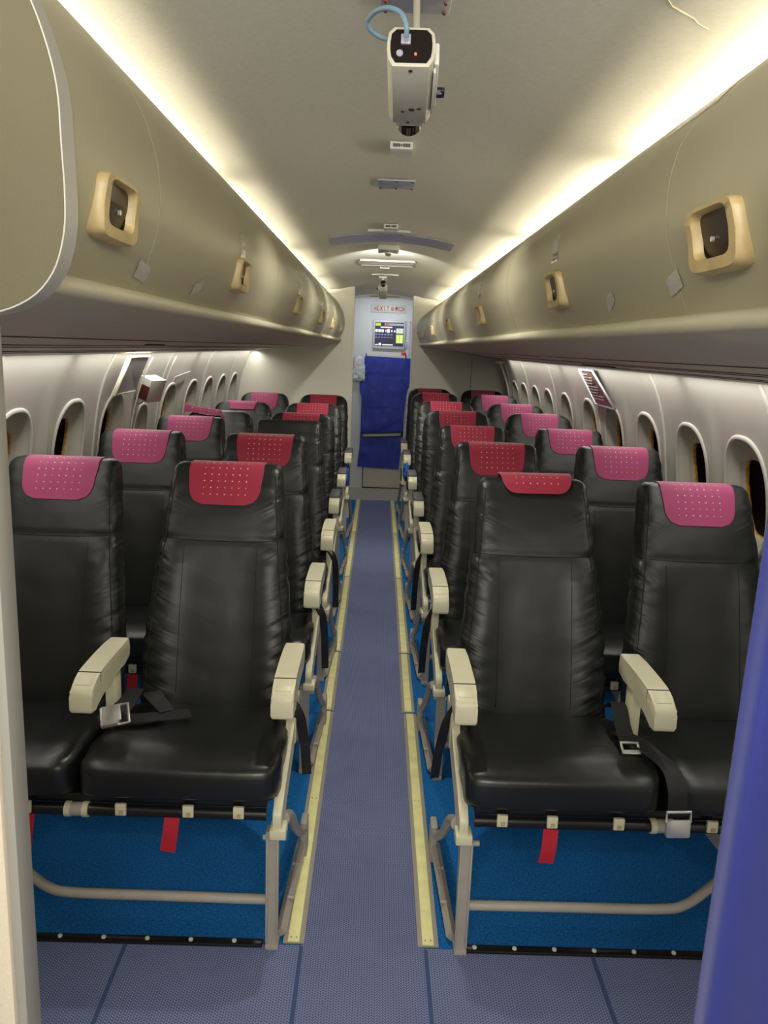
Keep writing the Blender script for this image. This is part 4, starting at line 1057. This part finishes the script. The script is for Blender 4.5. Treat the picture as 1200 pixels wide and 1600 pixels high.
# camera
def cctv(name, loc, tilt, yaw, sc, lab_, big):
    e = tag(empty(name, loc, (tilt, 0, yaw)), lab_, 'camera'); e.scale = (sc, sc, sc)
    # local: axis +y points along the lens, -y end is the rear panel
    bm = bmesh.new(); w, h, L_ = .032, .026, .085
    sec = [(-w*.72, h), (w*.72, h), (w*.95, h*.72), (w, h*.2), (w, -h*.2), (w*.95, -h*.62), (w*.75, -h), (-w*.75, -h), (-w*.95, -h*.62), (-w, -h*.2), (-w, h*.2), (-w*.95, h*.72)]
    add_prism(bm, sec, 'y', -L_, L_*.82, r=.0015); add_prism(bm, [(x*.82, z*.86) for x, z in sec], 'y', L_*.82, L_)
    ob('camera_body', finish(bm, 'camera_body', mat('camera_ivory', (.50, .48, .40), .35), smooth=.5), e)
    bm = bmesh.new(); add_prism(bm, [(x*.86, z*.82) for x, z in sec], 'y', -L_-.0022, -L_+.004); rp = ob('rear_panel', finish(bm, 'rear_panel', mat('black_panel', (.006, .003, .003), .5, spec=.2)), e)
    bm = bmesh.new(); add_box(bm, -.014, -.001, -L_-.006, -L_, .001, .014, .001); add_tube(bm, [(-.015, -L_-.005, -.011), (-.015, -L_-.001, -.011)], [.0045, .0045], 12); ob('socket', finish(bm, 'socket', M_gmet, smooth=.7), rp)
    bm = bmesh.new(); add_cyl(bm, (.006, -L_-.004, -.011), (.006, -L_-.002, -.011), .0016, 8); ob('indicator_light', finish(bm, 'indicator_light', mat('led_red', (.3, 0, 0), .4, emit=((1, .05, .02), 3))), rp)
    bm = bmesh.new()
    for x, y, r_ in ((.0, -.075, .0028), (.003, .028, .0045), (-.010, .034, .0028), (.014, .025, .0028), (-.002, .066, .0026)): add_cyl(bm, (x, y, -h-.0008), (x, y, -h+.001), r_, 12)
    ob('body_screw', finish(bm, 'body_screw', mat('dark_screw', (.08, .05, .04), .3, metal=.5)), e)
    bm = bmesh.new(); add_tube(bm, [(0, L_*.9, 0), (0, L_+.012, 0), (0, L_+.013, 0), (0, L_+.040, 0), (0, L_+.046, 0)], [.016, .016, .020, .0195, .010], 24); ob('lens', finish(bm, 'lens', mat('lens_black', (.012, .006, .006), .12, coat=.5), smooth=.5), e)
    bm = bmesh.new(); add_box(bm, w-.001, w+.006, -.07, .045, -.014, .016, .003); add_box(bm, w-.001, w+.002, -.06, .05, -.02, .0, .001); ob('side_bracket', finish(bm, 'side_bracket', M_wht, smooth=.7), e)
    bm = bmesh.new(); add_tube(bm, [(w+.003, .028, 0), (w+.014, .028, 0)], [.0075, .0075], 8); add_box(bm, w+.012, w+.018, .018, .038, -.003, .003, .001); ob('adjusting_knob', finish(bm, 'adjusting_knob', mat('knob_navy', (.01, .01, .03), .4), smooth=.7), e)
    return e
CABLE = [(0.017, 1.0, 1.817), (0.017, 0.995, 1.827), (0.011, 1.0, 1.841), (-0.003, 1.01, 1.85), (-0.018, 1.03, 1.854), (-0.028, 1.05, 1.851), (-0.025, 1.06, 1.844), (-0.012, 1.07, 1.84), (0.002, 1.08, 1.841)]
c1 = cctv('ceiling_camera', (.026, 1.09, 1.798), -.20, -.03, .88, 'ivory box camera hanging near the viewer, black rear panel with red light', True)
bm = bmesh.new(); add_cyl(bm, (.035, 1.16, 1.815), (.035, 1.29, 1.978), .005, 12)
me = finish(bm, 'camera_arm', MATS['camera_ivory'], smooth=.7)
o = ob('camera_arm', me, c1); bpy.context.view_layer.update(); o.matrix_parent_inverse = c1.matrix_world.inverted()
bm = bmesh.new(); P = smooth_path(CABLE, 6)
add_tube(bm, P, .0030, 12); tag(ob('camera_cable', finish(bm, 'camera_cable', M_cable, smooth=9)), 'light blue cable looping from the back of the nearest camera', 'cable')
c2 = cctv('ceiling_camera', (.004, 6.05, 1.88), .42, PI, .95, 'small white camera with black lens at the far end of the ceiling', False)
bm = bmesh.new(); add_cyl(bm, (.0, 6.07, 1.89), (0, 6.08, 1.985), .010, 12); add_box(bm, -.03, .03, 6.04, 6.11, 1.965, 1.984, .003)
o = ob('camera_arm', finish(bm, 'camera_arm', M_wht, smooth=.7), c2); bpy.context.view_layer.update(); o.matrix_parent_inverse = c2.matrix_world.inverted()
# small white clips
def clipbox(x, y, w, lab_):
    e = tag(empty('ceiling_clip', (x, y, 1.983)), lab_, 'clip', 'white clips along the ceiling centre')
    bm = bmesh.new(); add_prism(bm, [(-.07, 0), (.08, 0), (.08, -.006), (-.055, -.020), (-.07, -.018)], 'x', -w/2, w/2); ob('clip_body', finish(bm, 'clip_body', M_wht), e)
    bm = bmesh.new()
    for q in (-.22, .22): add_box(bm, (q-.16)*w, (q+.16)*w, -.0715, -.069, -.013, -.005)
    add_cyl(bm, (0, -.0715, -.009), (0, -.069, -.009), .003, 8); ob('clip_slot', finish(bm, 'clip_slot', M_grey), e)
clipbox(.036, 2.24, .058, 'small white clip on the ceiling, the one just beyond the nearest camera')
clipbox(.027, 3.62, .060, 'small white clip on the ceiling just before the long lavender band')
clipbox(.010, 5.36, .060, 'small white clip on the ceiling just beyond the white vent panel')
e = tag(empty('ceiling_plate', (.033, 2.70, 1.984)), 'grey riveted plate on the ceiling centre beyond the nearest camera', 'plate')
bm = bmesh.new(); add_box(bm, -.058, .058, -.065, .065, -.006, 0, .001); ob('plate', finish(bm, 'plate', M_gmet, smooth=.7), e)
for x in (-.05, 0, .05):
    for y in (-.055, .055):
        bm = bmesh.new(); add_tube(bm, [(x, y, -.005), (x, y, -.009)], [.004, .003], 8); ob('rivet', finish(bm, 'rivet', M_dark), e)
def arc_strip(name, x0, x1, y, d, m, dz, h, lab_, cat, end=0, jag=0):
    bm = bmesh.new(); n = 24; G = []
    for i in range(n+1):
        x = x0+(x1-x0)*i/n; t = abs(2*i/n-1); dd = d*(1-end*t**6); z = ceil_z(x)-dz*0; j = jag*noise.noise(V((x*30, 0, 0)))
        G.append([bm.verts.new((x, y-dd/2+j, z-.0005)), bm.verts.new((x, y-dd/2+j, z-h)), bm.verts.new((x, y+dd/2+j, z-h)), bm.verts.new((x, y+dd/2+j, z-.0005))])
    for a, b in zip(G, G[1:]):
        for k in range(4): bm.faces.new((a[k], a[(k+1) % 4], b[(k+1) % 4], b[k]))
    bm.faces.new(G[0]); bm.faces.new(G[-1][::-1])
    o = ob(name, finish(bm, name, m)); tag(o, lab_, cat); return o
arc_strip('film_band', -.25, .327, 3.99, .28, M_lav, 0, .0035, 'long lavender film band across the curved ceiling', 'film band', 0, .02)
arc_strip('trim_arc', -.073, .115, 3.74, .05, M_wht, 0, .010, 'thin white curved ridge on the ceiling before the lavender band', 'ridge')
arc_strip('trim_arc', -.079, .112, 5.92, .05, M_wht, 0, .008, 'thin white curved ridge on the ceiling before the far camera', 'ridge')
e = tag(empty('ceiling_dome_box', (.024, 4.34, 1.984)), 'white box with a small dome lens on the ceiling beyond the lavender band', 'fitting')
bm = bmesh.new(); add_box(bm, -.054, .054, -.10, .05, -.028, 0, .006); ob('box', finish(bm, 'box', M_wht, smooth=.7), e)
bm = bmesh.new(); add_tube(bm, [(0, .02, -.027), (0, .02, -.033), (0, .02, -.042), (0, .02, -.046)], [.02, .02, .013, .003], 16); ob('dome', finish(bm, 'dome', M_met, smooth=.7), e)
e = tag(empty('vent_panel', (.024, 5.05, 1.979)), 'white rectangular slotted vent panel on the ceiling', 'vent')
bm = bmesh.new()
for x0, x1, y0, y1 in ((-.175, .175, -.14, -.125), (-.175, .175, .125, .14), (-.175, -.160, -.14, .14), (.160, .175, -.14, .14)): add_box(bm, x0, x1, y0, y1, -.012, 0, .002)
ob('vent_frame', finish(bm, 'vent_frame', mat('vent_ivory', (.42, .41, .36), .5), smooth=.7), e)
for k in range(5):
    bm = bmesh.new(); y = -.10+k*.05; add_box(bm, -.160, .160, y-.018, y+.018, -.008, -.004, 0); ob('slat', finish(bm, 'slat', MATS['vent_ivory']), e)
# hairline crack with repair paint
bm = bmesh.new(); pts = [(.30+.15*t/9+.004*math.sin(t*2.1), 1.137+.113*t/9, 0) for t in range(10)]
pts = [(x, y, ceil_z(x)-.0004) for x, y, _ in pts]; add_tube(bm, pts, [.0009+.0008*(i % 3 == 0) for i in range(10)], 5)
tag(ob('ceiling_crack', finish(bm, 'ceiling_crack', mat('crack_filler', (.50, .44, .30), .6))), 'thin cracked filler line on the ceiling at the upper right', 'crack')

# ================================================================== WALL FITTINGS
def slab(name, corners, th, m, frame=None, fm=None, parent=None):
    """flat board with given 4 corners (world) and thickness along its normal"""
    p = [V(c) for c in corners]; n = (p[1]-p[0]).cross(p[3]-p[0]).normalized()
    bm = bmesh.new(); a = [bm.verts.new(q) for q in p]; b = [bm.verts.new(q+n*th) for q in p]
    bm.faces.new(a); bm.faces.new(b[::-1])
    for k in range(4): bm.faces.new((a[k], a[(k+1) % 4], b[(k+1) % 4], b[k]))
    o = ob(name, finish(bm, name, m), parent)
    return o, n
# framed notice on the right wall
wx = lambda z, y: wall_x(z)-.022
cr = [(wx(1.395, 0)-.005, 4.33, 1.395), (wx(1.395, 0)-.005, 4.06, 1.395), (wx(1.22, 0)-.004, 3.85, 1.222), (wx(1.22, 0)-.004, 4.20, 1.222)]
e = tag(empty('framed_notice', (0, 0, 0)), 'notice of fine lines in a silver frame on the right wall', 'notice')
o, n = slab('notice_sheet', cr, .006, mat('notice_paper', (.16, .10, .085), .25, var=(60, .25)), parent=e)
bm = bmesh.new()
add_tube(bm, [V(q)-n*.0 for q in cr]+[V(cr[0])], .0065, 8); ob('frame', finish(bm, 'frame', mat('notice_frame', (.62, .62, .68), .3, metal=.4), smooth=9), e)
bm = bmesh.new()
for k in range(9):
    t = .12+.085*k; a = V(cr[0]).lerp(V(cr[3]), t); b = V(cr[1]).lerp(V(cr[2]), t); q0 = a.lerp(b, .15); q1 = a.lerp(b, .55+.3*((k*37 % 10)/10))
    add_ribbon(bm, [q0-V((.008, 0, 0)), q1-V((.008, 0, 0))], (0, 0, 1), .005, .001, k=1)
ob('printed_line', finish(bm, 'printed_line', mat('notice_ink', (.30, .24, .22), .4)), e)
# hinged flap and hanging box on the left wall
wl = lambda z: -(wall_x(z)-.02)
e = tag(empty('wall_flap', (0, 0, 0)), 'lavender grey flap with cream edge on the left wall below the bins', 'flap')
cl = [(wl(1.395)+.03, 3.38, 1.395), (wl(1.395)+.03, 3.68, 1.395), (wl(1.24)+.03, 3.66, 1.24), (wl(1.24)+.05, 3.30, 1.24)]
slab('flap', cl, .008, mat('flap_lavender', (.62, .59, .63), .35), parent=e)
bm = bmesh.new(); add_tube(bm, [V(cl[3])+V((.004, 0, 0)), V(cl[0])+V((.004, 0, 0))], .009, 6); add_tube(bm, [V(cl[0]), V(cl[1])], .006, 6); add_tube(bm, [V(cl[2]), V(cl[3])], .004, 6); ob('flap_edge', finish(bm, 'flap_edge', M_crm, smooth=9), e)
e = tag(empty('hanging_box', (-1.10, 3.90, 1.24), (0, .35, -.35)), 'small white box hanging askew on the left wall right of the flap', 'box')
bm = bmesh.new(); add_box(bm, -.035, .035, -.06, .06, -.06, .055, .004); ob('box_body', finish(bm, 'box_body', M_wht, smooth=.7), e)
bm = bmesh.new(); add_box(bm, -.012, .034, -.064, -.058, -.05, .02, .002); ob('box_window', finish(bm, 'box_window', mat('maroon', (.12, .02, .02), .3)), e)
bm = bmesh.new(); add_tube(bm, smooth_path([(-.03, -.05, -.06), (-.05, -.02, -.09), (-.045, .02, -.10), (-.03, .05, -.06)], 5), .003, 6); ob('box_wire', finish(bm, 'box_wire', M_blk), e)
o, n = slab('wall_label', [(wl(1.29)+.006, 4.42, 1.275), (wl(1.29)+.006, 4.78, 1.295), (wl(1.26)+.006, 4.78, 1.268), (wl(1.26)+.006, 4.42, 1.248)], .004, M_wht)
tag(o, 'short white strip on the left wall beyond the hanging box', 'strip')
# emergency exit panel outline on the left wall
for i, (a, b) in enumerate((((3.84, 1.39), (3.78, .9)), ((4.28, 1.39), (4.27, .9)))):
    bm = bmesh.new(); pts = [(wl(a[1]+(b[1]-a[1])*t/10)+.004, a[0]+(b[0]-a[0])*t/10, a[1]+(b[1]-a[1])*t/10) for t in range(11)]; add_tube(bm, pts, .004, 6)
    struct(ob('trim_%d' % (50+i), finish(bm, 'exit_panel_edge', M_wtrim, smooth=9)))
# white conduit on the right wall near the partition
bm = bmesh.new(); z_ = [1.39-.035*k for k in range(10)]; add_tube(bm, [(wall_x(z)-.03, 7.25-.01*k, z) for k, z in enumerate(z_)], .010, 8); add_box(bm, 1.02, 1.08, 7.1, 7.3, 1.375, 1.39, .003)
tag(ob('wall_conduit', finish(bm, 'wall_conduit', M_crm, smooth=.8)), 'short cream conduit high on the right wall near the rear partition', 'conduit')
